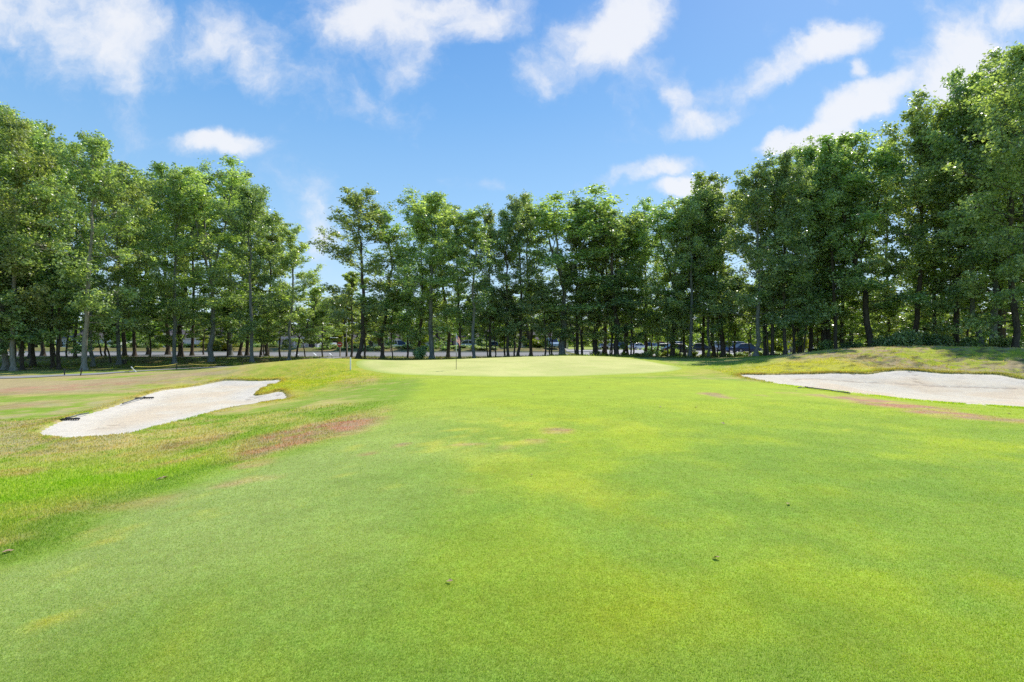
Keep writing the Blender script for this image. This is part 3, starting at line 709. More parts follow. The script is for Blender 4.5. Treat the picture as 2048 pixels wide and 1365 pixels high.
# px, base y, trunk width px, crown width px (0: slim understorey stem), proto, tone, tilt, description[, depth]
T=[
(11,740,10,150,'g','p',0,'broad leafy oak with pale trunk nearest the left edge'),
(27,742,9,120,'b','p',0,'leafy oak with pale greenish trunk beside the left edge'),
(-45,738,12,160,'c','g',0,'oak at the far left whose low branches reach the photo edge'),
(42,722,11,90,'a','d',0,'dark trunked oak in the shade behind the two pale trunks at left'),
(66,733,14,130,'a','d',0,'thick dark straight oak second in from the pale pair at left'),
(86,722,8,80,'f','d',0,'slim dark oak just right of the thick dark left trunk'),
(106,737,8,90,'b','d',.05,'oak leaning right with a dark trunk between the thick left trunk and the path stakes'),
(168,740,10,130,'b','p',.035,'pale brown oak with a curved trunk beside the black path stakes'),
(186,733,10,110,'c','g',0,'grey trunked oak right behind the curved pale oak'),
(238,729,8,110,'a','g',0,'straight grey green oak with a stump at its foot'),
(249,722,8,90,'d','d',-.02,'dark oak right behind the tree stump'),
(269,722,7,80,'f','d',0,'slim dark oak above the leaning white stake'),
(296,718,10,90,'c','d',0,'dark oak standing close to the road edge left of the flared trunk'),
(336,718,14,110,'g','d',0,'thick dark oak with a widely flared foot by the road'),
(349,728,7,100,'b','g',0,'grey slender oak in front of the flared dark trunk'),
(361,722,10,110,'d','d',.015,'brown oak just right of the flared dark trunk'),
(384,720,8,90,'a','d',0,'dark straight oak with light cars showing beside its trunk'),
(422,725,10,120,'e','g',0,'tall grey oak with a broad foot left of the yellow bush'),
(461,718,4,70,'s','g',0,'thin grey barked tree beside the yellow bush'),
(480,718,9,100,'c','d',0,'dark double stemmed looking oak right of the yellow bush'),
(494,718,4,80,'f','d',0,'thin dark tree between the dark oak and the grey oak'),
(504,725,9,110,'a','g',0,'grey oak with broad roots left of the red parked cars'),
(534,718,6,90,'b','d',.03,'slightly leaning dark tree in front of the red parked cars'),
(578,722,8,75,'f','g',0,'greenish grey oak left of the low branching road tree'),
(717,718,10,150,'c','d',0,'tall spreading oak just right of the street lamp'),
(703,715,6,55,'t','d',0,'ivy hung thin tree between the street lamp and the spreading oak'),
(765,717,8,75,'s','d',-.03,'open crowned oak with a curved trunk, second tall one right of the lamp'),
(838,717,8,90,'g','d',0,'dense dark low branched oak in the middle distance behind the green'),
(864,718,8,150,'a','g',0,'tall wide crowned oak left of the flagstick'),
(896,716,5,70,'s','d',0,'thin dark oak immediately left of the flagstick'),
(919,718,6,75,'f','d',0,'dark tree directly behind the flag'),
(948,719,9,85,'f','g',0,'tall narrow green grey oak first right of the flag'),
(980,716,7,75,'b','d',0,'narrow dark oak second right of the flag'),
(1016,716,8,85,'a','d',0,'dark dense oak third right of the flag'),
(1036,715,8,100,'c','d',0,'twin looking dark oak fourth right of the flag'),
(1062,712,4,60,'s','d',0,'thin dark tree above the back of the green'),
(1124,712,12,150,'e','g',0,'large forked oak with spreading limbs behind the centre of the green'),
(1154,711,7,100,'b','d',0,'dark oak just right of the large forked oak'),
(1164,711,4,60,'f','d',0,'thin pale stem two right of the large forked oak'),
(1192,711,4,100,'s','d',0,'thin dark oak halfway between the forked oak and the white lot'),
(1206,709,5,60,'f','d',.03,'left one of two stems crossing in a V before the white lot'),
(1211,709,4,95,'b','d',-.02,'right one of two stems crossing in a V before the white lot'),
(1233,712,5,100,'s','d',0,'open crowned oak with bare grey limbs behind the right end of the green'),
(1248,710,5,80,'f','d',0,'left one of a close dark pair behind the right end of the green'),
(1255,710,5,75,'b','d',0,'right one of a close dark pair behind the right end of the green'),
(1291,710,4,105,'c','d',0,'slim dark oak in front of the blue and red parked cars'),
(1345,712,9,115,'e','d',0,'dark ivy clad oak left of the white parked wagon'),
(1369,712,9,80,'g','d',0,'dark oak wrapped in leaves right of the white parked wagon'),
(1380,714,7,110,'a','g',0,'grey footed oak close right of the leaf wrapped trunk'),
(1407,712,6,80,'b','d',0,'dark oak in front of the open part of the lot at right'),
(1417,713,6,90,'c','g',0,'greenish oak between two darker trunks near the open lot'),
(1428,712,9,95,'f','d',0,'straight dark oak left of the right leaning trunk'),
(1446,713,9,115,'d','d',.04,'dark oak leaning to the right before the dark parked cars'),
(1512,714,14,140,'c','g',0,'thick grey based oak where the right mound begins',46),
(1530,712,8,90,'b','d',.03,'dark oak leaning right behind the thick grey based oak',47),
(1545,712,5,80,'f','d',0,'thin dark oak left of the bright yellow green bush',46),
(1570,710,6,100,'a','d',0,'dark oak with spread roots right of the yellow green bush',45),
(1600,708,9,120,'g','d',-.02,'dark oak leaning left behind the start of the mound',50),
(1621,705,10,110,'b','d',0,'grey brown oak second up the slope of the mound',50),
(1647,702,9,130,'e','d',0,'dark oak third up the slope of the mound',50),
(1658,700,9,100,'f','d',0,'straight oak fourth up the slope of the mound',50),
(1672,699,8,110,'a','d',-.02,'dark oak fifth up the slope of the mound',46),
(1686,700,8,120,'c','d',.04,'oak leaning right, last of the cluster on the mound slope',50),
(1742,696,10,150,'d','d',0,'tall dark single oak behind the left half of the mound top',46),
(1828,693,8,150,'g','d',0,'dense dark oak behind the middle of the mound top',45),
(1871,694,7,110,'a','d',0,'oak hidden by shrubs right of the middle of the mound',46),
(1915,693,9,150,'b','d',-.03,'dark oak left of the two thick grey trunks on the mound',44),
(1964,694,14,160,'c','g',-.05,'left one of the two thick grey trunks on the mound',42),
(1985,694,14,150,'e','g',.02,'right one of the two thick grey trunks on the mound',42),
(2002,694,8,110,'f','d',0,'dark oak just right of the two thick grey trunks',43),
(2031,695,14,170,'g','d',0,'thick brown oak next to the right photo edge',39),
(2060,695,10,170,'a','d',0,'tall oak cut by the right photo edge',34),
(2110,695,10,180,'c','d',0,'oak just outside whose branches enter at the right edge',31),
]
GRP='tall oaks edging the golf hole'
for i,t in enumerate(T):
    px,by,w,cw,key,tone,tilt,lab=t[:8]
    D=t[8] if len(t)>8 else float(depth_of(px,by))
    X=(px-CX)/F*D; zg=h1(X,D)
    top=np.interp(px,sx,sy)+ (2 if cw>=95 else random.uniform(4,34)) 
    if key=='t': top=540
    if 595<px<640: top=500
    h=(CY-top)*D/F+CAMZ-zg
    if px>1600: h*=random.uniform(.93,1.03)
    cr=cw/2/F*D*1.16
    h=max(h,5)
    o=put_tree('oak_tree',key,X,D,h,cr,w,random.uniform(0,6.28) if key not in 'de' else random.choice([-.3,0,.3]),lab,'tree',GRP,
        bark={'p':M['bark_pale'],'g':M['bark_grey'],'d':None}[tone],tilt=tilt)
# second ranks filling the wood
back=[]
for i,(px,D) in enumerate([(-120,46),(60,56),(150,56),(2080,44),(2010,50),(1880,52),(1770,55),(1690,55),(2150,38),(2180,46),(-90,37)]):
    X=(px-CX)/F*D; zg=h1(X,D); top=np.interp(px,sx,sy)+random.uniform(35,95)
    h=(CY-top)*D/F+CAMZ-zg
    side='left' if px<500 else 'right'
    key=random.choice('abcg')
    put_tree('oak_tree',key,X,D,h,random.uniform(2.6,3.4),0,random.uniform(0,6.28),
        'shaded oak in the second rank of the '+side+' hand wood','tree','oaks in the second rank of the '+side+' hand wood')
# understorey: saplings and low dense trees
sap=[(204,722),(211,722),(222,727),(133,724),(407,717),(523,717),(528,717),(559,717),(730,717),(991,716),(1029,715),(1100,711),(1104,711),(1187,711),(1223,711),(1267,710),(1304,710),(1316,710),(1458,712),(1536,712),(1587,710),(1608,709)]
for i,(px,by) in enumerate(sap):
    D=float(depth_of(px,by)) if px<1500 else 46
    X=(px-CX)/F*D
    if px in (222,): nm='leaning bare sapling with a pale stem left of the stump'
    else: nm='thin dark sapling among the trunks of the tree line'
    put_tree('sapling','t',X,D,random.uniform(5,8.5),random.uniform(.9,1.6),0,random.uniform(0,6.28),nm,'sapling',None if px==222 else 'thin saplings among the oak trunks',tilt=(-.16 if px in (204,222) else random.uniform(-.04,.04)),leafm=None)
und=[(30,55,9),(110,58,8),(300,57.5,7),(365,57.5,7.5),(455,57.5,8),(520,57,8.5),(560,57,8),(610,57.5,6.2),(645,57.5,7),(785,52,8),(815,52,9),(835,54,9),(885,54,8),(975,54,9),(1010,55,9),(1060,56,9.5),(1090,57,9),(1150,57,9.5),(1185,57,9),(1220,57,9),(1262,57,8.5),(1300,57,9),(1335,57,9),(1360,57,9),(1400,57,9),(1435,57,9),(1470,56,9),(1500,55,9),(1545,54,9),(1590,50,8.5),(1635,52,8),(1700,52,7.5),(1780,50,7),(1850,50,7),(1935,48,7),(2030,46,7)]
for i,(px,D,h) in enumerate(und):
    if 860<px<1500 and i%3==0: continue
    X=(px-CX)/F*D
    put_tree('understorey_tree','uv'[i%2] if px<1550 else 'u',X,D,h*random.uniform(.85,1.05),random.uniform(1.9,2.7),0,random.uniform(0,6.28),'low dark leafy tree filling the space under the oaks','tree','low trees under the oaks')
for i,(px,D,h,lab) in enumerate([(-25,40,11,'bright leafy low tree at the far left edge in front of the trunks'),(45,41.5,11.5,'bright leafy low tree hanging over the thick dark left trunk'),(118,43,10.5,'bright leafy low tree left of the curved pale oak')]):
    X=(px-CX)/F*D
    put_tree('leafy_tree','u',X,D,h,3.4,0,i*2.1,lab,'tree',None,leafm=M['leaf'],z=h1(X,D)+1.2 if False else None)
# small branching tree at the road edge
X,D=(593-CX)/F*56,56
put_tree('roadside_tree','v',X,D,8.5,3.6,0,.4,'low branching dark tree on a mulch mound at the road edge','tree',None)
# far sunlit trees beyond the road
far=[(-60,100),(20,98),(70,125),(120,96),(180,130),(250,128),(285,100),(330,126),(365,97),(400,128),(440,100),(475,96),(530,128),(560,127),(600,132),(627,92),(650,105),(690,103),(715,125),(740,127),(759,90),(800,128),(840,100),(875,90),(905,110),(940,128),(965,112),(1000,100),(1030,115),(1060,96),(1100,104),(1130,112),(1165,100),(1200,118),(1250,122),(1300,116),(1350,120),(1400,112),(1450,120),(1500,108),(1550,98),(1600,90),(1650,88),(1700,84),(1760,80),(1820,76),(1880,74),(1940,72),(2000,70),(2060,68)]
for i,(px,D) in enumerate(far):
    X=(px-CX)/F*D
    key='xyz'[i%3] if i%5 else 'y'
    thick=px in (627,759,875)
    lab='sunlit green tree growing beyond the road and the parking lot'; gp='sunlit trees beyond the road'
    if thick:
        lab={627:'dark trunked tree on the bank beyond the road left of the sign',759:'dark trunked tree on the bank beyond the road right of the street lamp',875:'dark trunked tree on the bank beyond the road left of the flag'}[px]; gp=None
    put_tree('far_tree','y' if thick else key,X,D,(random.uniform(9,13) if D>95 else 10)*(D/110)**.5,random.uniform(3.2,4.6),0,random.uniform(0,6.28),lab,'tree',gp,leafm=M['leaf'] if thick else None)
# distant woods : one mass
def distant_wood():
    g=np.random.default_rng(99); n=60000
    a=g.uniform(-1.25,1.25,n); D=g.uniform(165,200,n); X=np.tan(a)*D*.95
    top=9+4*fbm(X*.06,X*0,5,3)*1.6-3
    Z=g.random(n)**.8*top
    ctr=np.c_[X,D+4*fbm(X*.2,Z*.4,3,2),Z-.4]
    nrm=g.normal(0,1,(n,3))+[0,-.3,.6]; nrm/=np.linalg.norm(nrm,axis=1)[:,None]
    ax=np.cross(nrm,g.normal(0,1,(n,3))); ax/=np.linalg.norm(ax,axis=1)[:,None]; bx=np.cross(nrm,ax); s=g.uniform(.4,.9,n)[:,None]
    V=np.stack([ctr-ax*s,ctr+bx*s*.6,ctr+ax*s,ctr-bx*s*.6],1).reshape(-1,3)
    o=link('distant_woods',np_mesh('distant_woods',V,np.arange(4*n).reshape(-1,4),[M['leaf_far']],False,{'tint':('FLOAT',np.repeat(g.random(n),4))}))
    tagp(o,'far off green woods closing the horizon','woods',kind='stuff')
distant_wood()

# ------------------------------------------------------------------ shrubs
def make_bush(seed, r, h, leaf, n, mat):
    g=np.random.default_rng(seed); Vs=[];Fs=[];nv=0; tips=[]
    for i in range(16):
        a=g.uniform(0,6.28); e=g.uniform(.5,1.45); L=g.uniform(.6,1)
        tip=np.array([math.cos(a)*math.cos(e)*r*L*1.2,math.sin(a)*math.cos(e)*r*L*1.2,math.sin(e)*h*L])
        p=np.array([[0,0,0],tip*.5+g.normal(0,.06,3),tip]); v,f=tube_np(p,np.array([.03,.018,.006]),4); Vs.append(v);Fs.append(f+nv);nv+=len(v)
        tips+= [tip*.92,tip*.6+g.normal(0,.12,3)]
    st=np_mesh('stem',np.concatenate(Vs),np.concatenate(Fs),[M['bark']],True)
    tips=np.array(tips); ids=g.integers(0,len(tips),n); d=g.normal(0,1,(n,3)); d/=np.linalg.norm(d,axis=1)[:,None]
    ctr=tips[ids]*.9+d*(g.random(n)**.5)[:,None]*np.array([r*.36,r*.36,h*.24]); ctr[:,2]=np.abs(ctr[:,2])+.03
    nrm=g.normal(0,.7,(n,3))+d*.5+[0,0,.6]; nrm/=np.linalg.norm(nrm,axis=1)[:,None]
    ax=np.cross(nrm,g.normal(0,1,(n,3))); ax/=np.linalg.norm(ax,axis=1)[:,None]; bx=np.cross(nrm,ax); s=(leaf*g.uniform(.5,1.1,n)/2)[:,None]
    V=np.stack([ctr-ax*s,ctr+bx*s*.6,ctr+ax*s,ctr-bx*s*.6],1).reshape(-1,3)
    fo=np_mesh('foliage',V,np.arange(4*n).reshape(-1,4),[mat],False,{'tint':('FLOAT',np.repeat(g.random(n),4))})
    return st,fo
BU=[make_bush(21,1.0,1.3,.16,2600,M['leaf']),make_bush(22,1.0,1.0,.15,2200,M['leaf_dark']),make_bush(23,1.0,1.2,.2,1800,M['leaf_yel'])]
def bush(X,Y,k,s,sz,label,group=None,name='bush'):
    o=empty(name,(X,Y,h1(X,Y)-.03),random.uniform(0,6.28)); o.scale=(s,s,sz)
    link('stem',BU[k][0],o); link('foliage',BU[k][1],o); tagp(o,label,'bush',group)
def bpx(px,D,k,s,sz,label,group=None): bush((px-CX)/F*D,D,k,s,sz,label,group)
bpx(440,84,2,3.6,2.0,'big yellow green bush on the bank beyond the road')
bpx(455,86,2,2.4,1.7,'smaller yellow bush at the right side of the big yellow bush')
bpx(1553,62,2,2.2,2.2,'bright yellow green bush behind the thin dark oak at the mound')
bpx(1598,64,2,1.5,2.4,'yellow bush by the dark parked car near the mound')
bpx(1078,90,2,3.2,1.5,'yellow green bush in the gap right of the dark blue car')
bpx(1325,72,0,3.0,1.0,'low clipped green hedge clump among the parked cars at right')
bpx(1345,60,0,.9,.9,'green bush at the foot of the ivy clad oak')
bpx(838,48.5,0,.8,1.1,'small bright shrub at the foot of the dense dark oak')
bpx(963,92,0,1.6,1.6,'round green bush between the white parked cars')
for i in range(34):
    px=1195+i*13+random.uniform(-5,5); D=random.uniform(57,61)
    bpx(px,D,random.choice([0,1,0,2]),random.uniform(.4,.9),random.uniform(.3,.7),'low weedy shrub along the edge of the lot behind the trees','low weedy shrubs along the lot edge')
for i,(px,D) in enumerate([(1705,46),(1775,43),(1800,42),(1850,43),(1890,42),(1940,41),(2020,40),(1650,47)]):
    bpx(px,D,random.choice([0,1,1]),random.uniform(1.1,1.7),random.uniform(1.0,1.9),'dark shrub in the shade behind the mound top','dark shrubs behind the mound')
for i in range(26):
    px=640+i*14+random.uniform(-8,8)
    if abs(px-440)<30: continue
    bpx(px,random.uniform(84.5,88),random.choice([0,1]),random.uniform(.8,1.6),random.uniform(.35,.8),'low shrub on the shady bank beyond the road','low shrubs on the bank beyond the road')
for i in range(20):
    px=150+i*21+random.uniform(-8,8)
    bpx(px,random.uniform(88,96),random.choice([0,1,2]),random.uniform(1.0,1.8),random.uniform(.5,1.0),'low shrub on the top of the left bank beyond the road','low shrubs on top of the left bank')
# stump
X,D=(247-CX)/F*51,51
mb=MB(); pts=[(0,0,-.05),(0,0,.12),(.01,0,.3),(.02,.01,.45)]; mb.tube(pts,[.34,.27,.24,.23],12)
o=empty('tree_stump',(X,D,h1(X,D))); tagp(o,'dark cut tree stump at the foot of the grey green oak','stump')
mb.build('bark',M['bark'],o,True); mb=MB(); mb.tube([(.02,.01,.452),(.02,.01,.47)],[.22,.21],12); mb.build('cut_face',M['wood'],o)

# ------------------------------------------------------------------ golf things
fx,fy,fz=ground_at(912.5,740,20,36)
root=empty('flagstick',(fx,fy,fz+.02)); tagp(root,'golf flagstick with a drooping striped flag standing on the green','flagstick')
mb=MB(); mb.tube([(0,0,-.1),(0,0,.95)],.014,8); mb.build('lower_pole',M['dark_metal'],root)
mb=MB(); mb.tube([(0,0,.95),(0,0,2.0)],.013,8); mb.build('upper_pole',M['white'],root)
mb=MB(); mb.tube([(0,0,2.0),(0,0,2.03)],.02,8); mb.build('cap',M['white'],root)
def flag_mat():
    m,nt,nd,lk=new_mat('striped_flag'); out=N(nd,'ShaderNodeOutputMaterial'); b=N(nd,'ShaderNodeBsdfPrincipled',inp={'Roughness':.7})
    at=N(nd,'ShaderNodeAttribute',attribute_name='Col'); lk.new(at.outputs['Color'],b.inputs['Base Color'])
    tr=N(nd,'ShaderNodeBsdfTranslucent'); lk.new(at.outputs['Color'],tr.inputs[0]); mx=N(nd,'ShaderNodeMixShader',inp={0:.35}); lk.new(b.outputs[0],mx.inputs[1]); lk.new(tr.outputs[0],mx.inputs[2]); lk.new(mx.outputs[0],out.inputs[0]); return m
nu,nw=44,27; Vv=[];Cc=[]
for j in range(nw):
    for i in range(nu):
        u=i/(nu-1)*.52; v=j/(nw-1)                     # u along fly, v down the hoist
        x=.012+u*.42+.02*math.sin(u*22)*u; yy=.05*math.sin(u*20+v*2)*min(1,u*5); z=1.98-v*.36-u*.62-.02*math.sin(u*16)
        Vv.append((x,yy,z))
        if v<.54 and u<.21:
            st=(math.sin(u*150)*math.sin(v*62))>.55; Cc.append((.75,.75,.78) if st else (.02,.04,.20))
        else: Cc.append((.55,.02,.03) if int(v*13*.999)%2==0 else (.8,.78,.76))
id=np.arange(nu*nw).reshape(nw,nu); Fc=np.stack([id[:-1,:-1],id[:-1,1:],id[1:,1:],id[1:,:-1]],-1).reshape(-1,4)
link('flag',np_mesh('flag',np.array(Vv),Fc,[flag_mat()],True,{'Col':('FLOAT_COLOR',np.array(Cc))}),root)
# cup
mb=MB(); n=20
vs=[(math.cos(2*math.pi*k/n)*.054,math.sin(2*math.pi*k/n)*.054,.0) for k in range(n)]+[(math.cos(2*math.pi*k/n)*.062,math.sin(2*math.pi*k/n)*.062,.0) for k in range(n)]
mb.add(vs,[(k,(k+1)%n,(k+1)%n+n,k+n) for k in range(n)]); mb.build('cup_rim',M['white'],root,loc=(0,0,.008))
# white stake beside the green
x,y,z=ground_at(701,741,20,34)
o=empty('white_stake',(x,y,z)); tagp(o,'white square hazard stake at the left end of the green','stake')
mb=MB(); mb.box((0,0,.32),(.06,.06,.7)); mb.build('post',M['white'],o,bevel=.006); mb=MB(); mb.box((0,0,.70),(.06,.06,.06),0,.25); mb.build('tip',M['white'],o)
# cart path stakes and rope
def path_xy(px):
    k=np.argmin(np.abs(CX+PATH[:,0]/PATH[:,1]*F-px)); return PATH[k]
stk=[(129,0,'short black path stake furthest left',.45,0,'b',-.0),(161,0,'black path stake tilted in front of the curved pale oak',.5,.18,'b',-1.2),(353,-0,'small dark path stake under the yellow rope end',.35,0,'b',-1.0),
     (485,0,'dark path stake in the shade left of the bunker tongue',.4,0,'b',-1.2),(558,0,'dark path stake in tree shade above the bunker tip',.4,0,'b',-1.2),(619,0,'brownish path stake on the bend towards the road',.45,0,'w',-1.2),(664,0,'wooden path stake nearest to the street sign',.5,0,'w',-1.2)]
for px,_,lab,hh,tl,mt,off in stk:
    p=path_xy(px); y=p[1]+off*.9; x=(px-CX)/F*y
    o=empty('path_stake',(x,y,h1(x,y))); o.rotation_euler=(0,tl,0); tagp(o,lab,'stake','stakes along the cart path')
    mb=MB(); mb.tube([(0,0,-.08),(0,0,hh)],.035,8); mb.build('post',M['black'] if mt=='b' else M['wood'],o); mb=MB(); mb.tube([(0,0,hh),(0,0,hh+.03)],[.042,.03],8); mb.build('cap',M['black'] if mt=='b' else M['wood'],o)
p=path_xy(272); y=p[1]-1.3; x=(272-CX)/F*y
o=empty('path_stake',(x,y,h1(x,y))); o.rotation_euler=(0,-.75,0); tagp(o,'white path stake leaning steeply left with yellow rope','stake','stakes along the cart path')
mb=MB(); mb.tube([(0,0,-.08),(0,0,.5)],.035,8); mb.build('post',M['white'],o); mb=MB(); mb.tube([(0,0,.5),(0,0,.53)],[.042,.03],8); mb.build('cap',M['white'],o)
def rope(pxs,label):
    pts=[]
    for px,dy,zz in pxs:
        p=path_xy(px); y=p[1]+dy; x=(px-CX)/F*y; pts.append((x,y,h1(x,y)+zz))
    # sagging curve
    out=[]
    for a,b in zip(pts[:-1],pts[1:]):
        for t in np.linspace(0,1,8,endpoint=False): out.append(tuple(a[k]*(1-t)+b[k]*t-(.12*4*t*(1-t) if k==2 else 0) for k in range(3)))
    out.append(pts[-1]); mb=MB(); mb.tube(out,.02,5); tagp(mb.build('rope',M['yellow']),label,'rope')
rope([(250,-.2,.05),(270,-1.2,.42),(355,1.6,.4)],'yellow rope strung from the leaning white stake to the right')
rope([(378,1.6,.36),(450,1.8,.25)],'yellow rope piece lying right of the rope gap')
# rakes
def rake(head, tail, label, rz_extra=0):
    hx,hy,hz=head; tx,ty,tz=tail
    d=Vector((tx-hx,ty-hy,0)); L=d.length; a=math.atan2(d.y,d.x)
    zz=float(sandz(np.array([hx]),np.array([hy]))[0]); z2=float(sandz(np.array([tx]),np.array([ty]))[0])
    o=empty('bunker_rake',(hx,hy,zz+.03),a); o.rotation_euler=(0,-math.atan2(z2-zz,L),a); tagp(o,label,'rake','bunker rakes')
    mb=MB(); mb.box((0,0,.01),(.075,.62,.045))
    mb.build('rake_head',M['black'],o,bevel=.008)
    mb=MB(); 
    for k in range(11): mb.box((.0,-.28+k*.056,-.035),(.03,.014,.07),0,.9)
    mb.build('teeth',M['black'],o)
    mb=MB(); mb.tube([(.03,0,.03),(L*.5,0,.045),(L,0,.03)],.02,8); mb.build('handle',M['rake_grey'],o,True)
    mb=MB(); mb.tube([(-.02,0,.04),(.12,0,.04)],.026,8); mb.build('socket',M['black'],o,True)
def gsand(px,py):
    D=np.linspace(6,30,3000); x=(px-CX)/F*D; z=CAMZ-(py-CY)/F*D; g=sandH(x,D)+.02; k=np.argmax(g>=z); return float(x[k]),float(D[k]),float(g[k])
rake(gsand(133,840),gsand(177,829),'bunker rake lying nearest in the left bunker')
rake(gsand(289,797),gsand(245,810),'bunker rake lying farther back on the left edge of the left bunker')
rake(gsand(1611,777),gsand(1700,789),'bunker rake lying along the near edge of the right bunker')
# fallen leaves
lf=MB(); 
prof=[(-.05,0,.0),(-.02,.028,.012),(.01,.03,.02),(.04,.015,.012),(.06,0,.022),(.035,-.018,.008),(.0,-.034,.024),(-.03,-.02,.006)]
lf.add([(0,0,.004)]+prof,[(0,1+k,1+(k+1)%8) for k in range(8)])
lfm=lf.mesh('fallen_leaf',M['dead'],True)
leaves=[(1446,849,1.7,'curled pale fallen leaf on the fairway right of centre'),(1577,1011,1.1,'small dark fallen leaf on the right fairway'),(1432,1120,1.2,'brown fallen leaf low on the right of centre'),(665,829,1.8,'dry fallen leaf in the rough above the brown patch'),(330,958,2.2,'dry curled leaf in the lush rough at left'),(318,961,1.8,'second dry leaf touching the curled one at left'),(15,1107,1.6,'red brown fallen leaf by the lower left edge'),(1180,776,2,'white fleck of a leaf near the front of the green'),(1067,790,1.8,'tiny pale leaf left of centre before the green'),(1392,816,1.6,'tiny pale leaf on the right of the upper fairway'),(1592,782,1.7,'pale leaf beside the tip of the right rake'),(1063,953,.9,'tiny white fleck of a leaf mid fairway'),(900,1167,.9,'dark small fallen leaf in the near fairway'),(1377,757,2,'pale leaf by the right front of the green'),(2018,829,1.7,'long brown leaf right of the right brown patch'),(1320,815,1.5,'small fallen leaf left of the pale one on the upper fairway')]
for px,py,s,lab in leaves:
    x,y,z=ground_at(px,py)
    o=link('fallen_leaf',lfm,None,(x,y,z+.018)); s*=.5; o.location.z-=.006; o.scale=(s,s,s); o.rotation_euler=(random.uniform(-.3,.3),random.uniform(-.3,.3),random.uniform(0,6.28)); tagp(o,lab,'leaf','fallen leaves on the turf')

# ------------------------------------------------------------------ street furniture
def at(px,D): 
    x=(px-CX)/F*D; return x,D,h1(x,D)
x,y,z=at(680,57.5)
o=empty('no_entry_sign',(x,y,z)); tagp(o,'red round no entry sign on a wooden post beside the road','sign')
mb=MB(); mb.box((0,0,.75),(.12,.12,1.6)); mb.build('post',M['wood'],o,bevel=.01)
mb=MB(); mb.tube([(0,-.075,1.42),(0,-.10,1.42)],.30,28); mb.build('sign_plate',M['red'],o)
mb=MB(); mb.box((0,-.108,1.42),(.38,.012,.09)); mb.build('white_bar',M['white'],o)
x,y,z=at(692.5,58)
o=empty('street_lamp',(x,y,z)); tagp(o,'dark street lamp post with a small pale lantern near the road','street lamp')
mb=MB(); mb.tube([(0,0,0),(0,0,.5),(0,0,.55),(0,0,2.8)],[.09,.08,.05,.04],10); mb.build('pole',M['dark_metal'],o,True)
mb=MB(); mb.tube([(0,0,2.8),(0,0,2.9),(0,0,3.15)],[.07,.11,.15],10); mb.build('lantern',M['glass_lamp'],o,True)
mb=MB(); mb.tube([(0,0,3.15),(0,0,3.2),(0,0,3.32)],[.19,.17,.03],10); mb.build('lamp_cap',M['dark_metal'],o,True)
x,y,z=at(694.2,59); mb=MB(); mb.box((0,0,.8),(.11,.11,1.65),0,.9); tagp(mb.build('wooden_post',M['wood'],None,bevel=.01,loc=(x,y,z)),'plain pale wooden post right beside the street lamp','post')
x,y,z=at(538,57.8); mb=MB(); mb.box((0,0,.5),(.1,.1,1.1),0,.9); tagp(mb.build('wooden_post',M['wood'],None,bevel=.01,loc=(x,y,z)),'short pale wooden post below the red parked cars','post')
x,y,z=at(781,83.5); mb=MB(); mb.box((0,0,.7),(.13,.13,1.5),0,.9); tagp(mb.build('wooden_post',M['wood'],None,bevel=.01,loc=(x,y,z)),'wooden post on the bank below the white van','post')
x,y,z=at(686,96); mb=MB(); mb.tube([(0,0,0),(0,0,2.2)],.04,6); tagp(mb.build('metal_post',M['white'],None,loc=(x,y,z)),'thin white metal post behind the no entry sign','post')
x,y,z=at(777,98); mb=MB(); mb.tube([(0,0,0),(0,0,2.6)],.06,6); tagp(mb.build('metal_post',M['white'],None,loc=(x,y,z)),'thin pale metal post left of the white van','post')
x,y,z=at(1534,64); mb=MB(); mb.box((0,0,.65),(.35,.2,1.3),0,.95); mb.box((0,0,1.34),(.42,.26,.06)); tagp(mb.build('utility_cabinet',M['white'],None,bevel=.01,loc=(x,y,z)),'narrow white utility cabinet seen between dark trunks at the mound','cabinet')

# golf cart
def golf_cart(x,y,z,rz,label):
    o=empty('golf_cart',(x,y,z),rz); tagp(o,label,'golf cart')
    mb=MB(); mb.prism([(-1.15,.25),(1.15,.25),(1.2,.55),(.95,.8),(.65,.9),(.55,.35),(-.1,.35),(-.15,.62),(-.7,.66),(-.75,.8),(-1.15,.75)],-.55,.55); mb.build('body',M['white'],o,bevel=.02)
    mb=MB(); mb.box((0,0,1.83),(1.9,1.15,.07),0,.93); mb.build('roof',M['white'],o,bevel=.02)
    for a,b in ((.85,.5),(.85,-.5),(-.95,.5),(-.95,-.5)):
        mb=MB(); mb.tube([(a,b,.7),(a*.9,b,1.8)],.022,6); mb.build('roof_post',M['dark_metal'],o)
    mb=MB(); mb.box((-.4,0,.72),(.5,1.0,.12)); mb.box((-.66,0,1.0),(.1,1.0,.5)); mb.build('seat',M['black'],o,bevel=.02)
    for a in (.78,-.78):
        for b in (.5,-.5):
            w=empty('wheel',(a,b,.23)); w.parent=o
            mb=MB(); mb.tube([(0,-.09,0),(0,.09,0)],.23,18); mb.build('tyre',M['rubber'],w); mb=MB(); mb.tube([(0,-.1,0),(0,.1,0)],.12,14); mb.build('rim',M['rim'],w)
golf_cart(*at(668,92),-1.4,'white roofed golf cart parked on the bank left of the no entry sign')

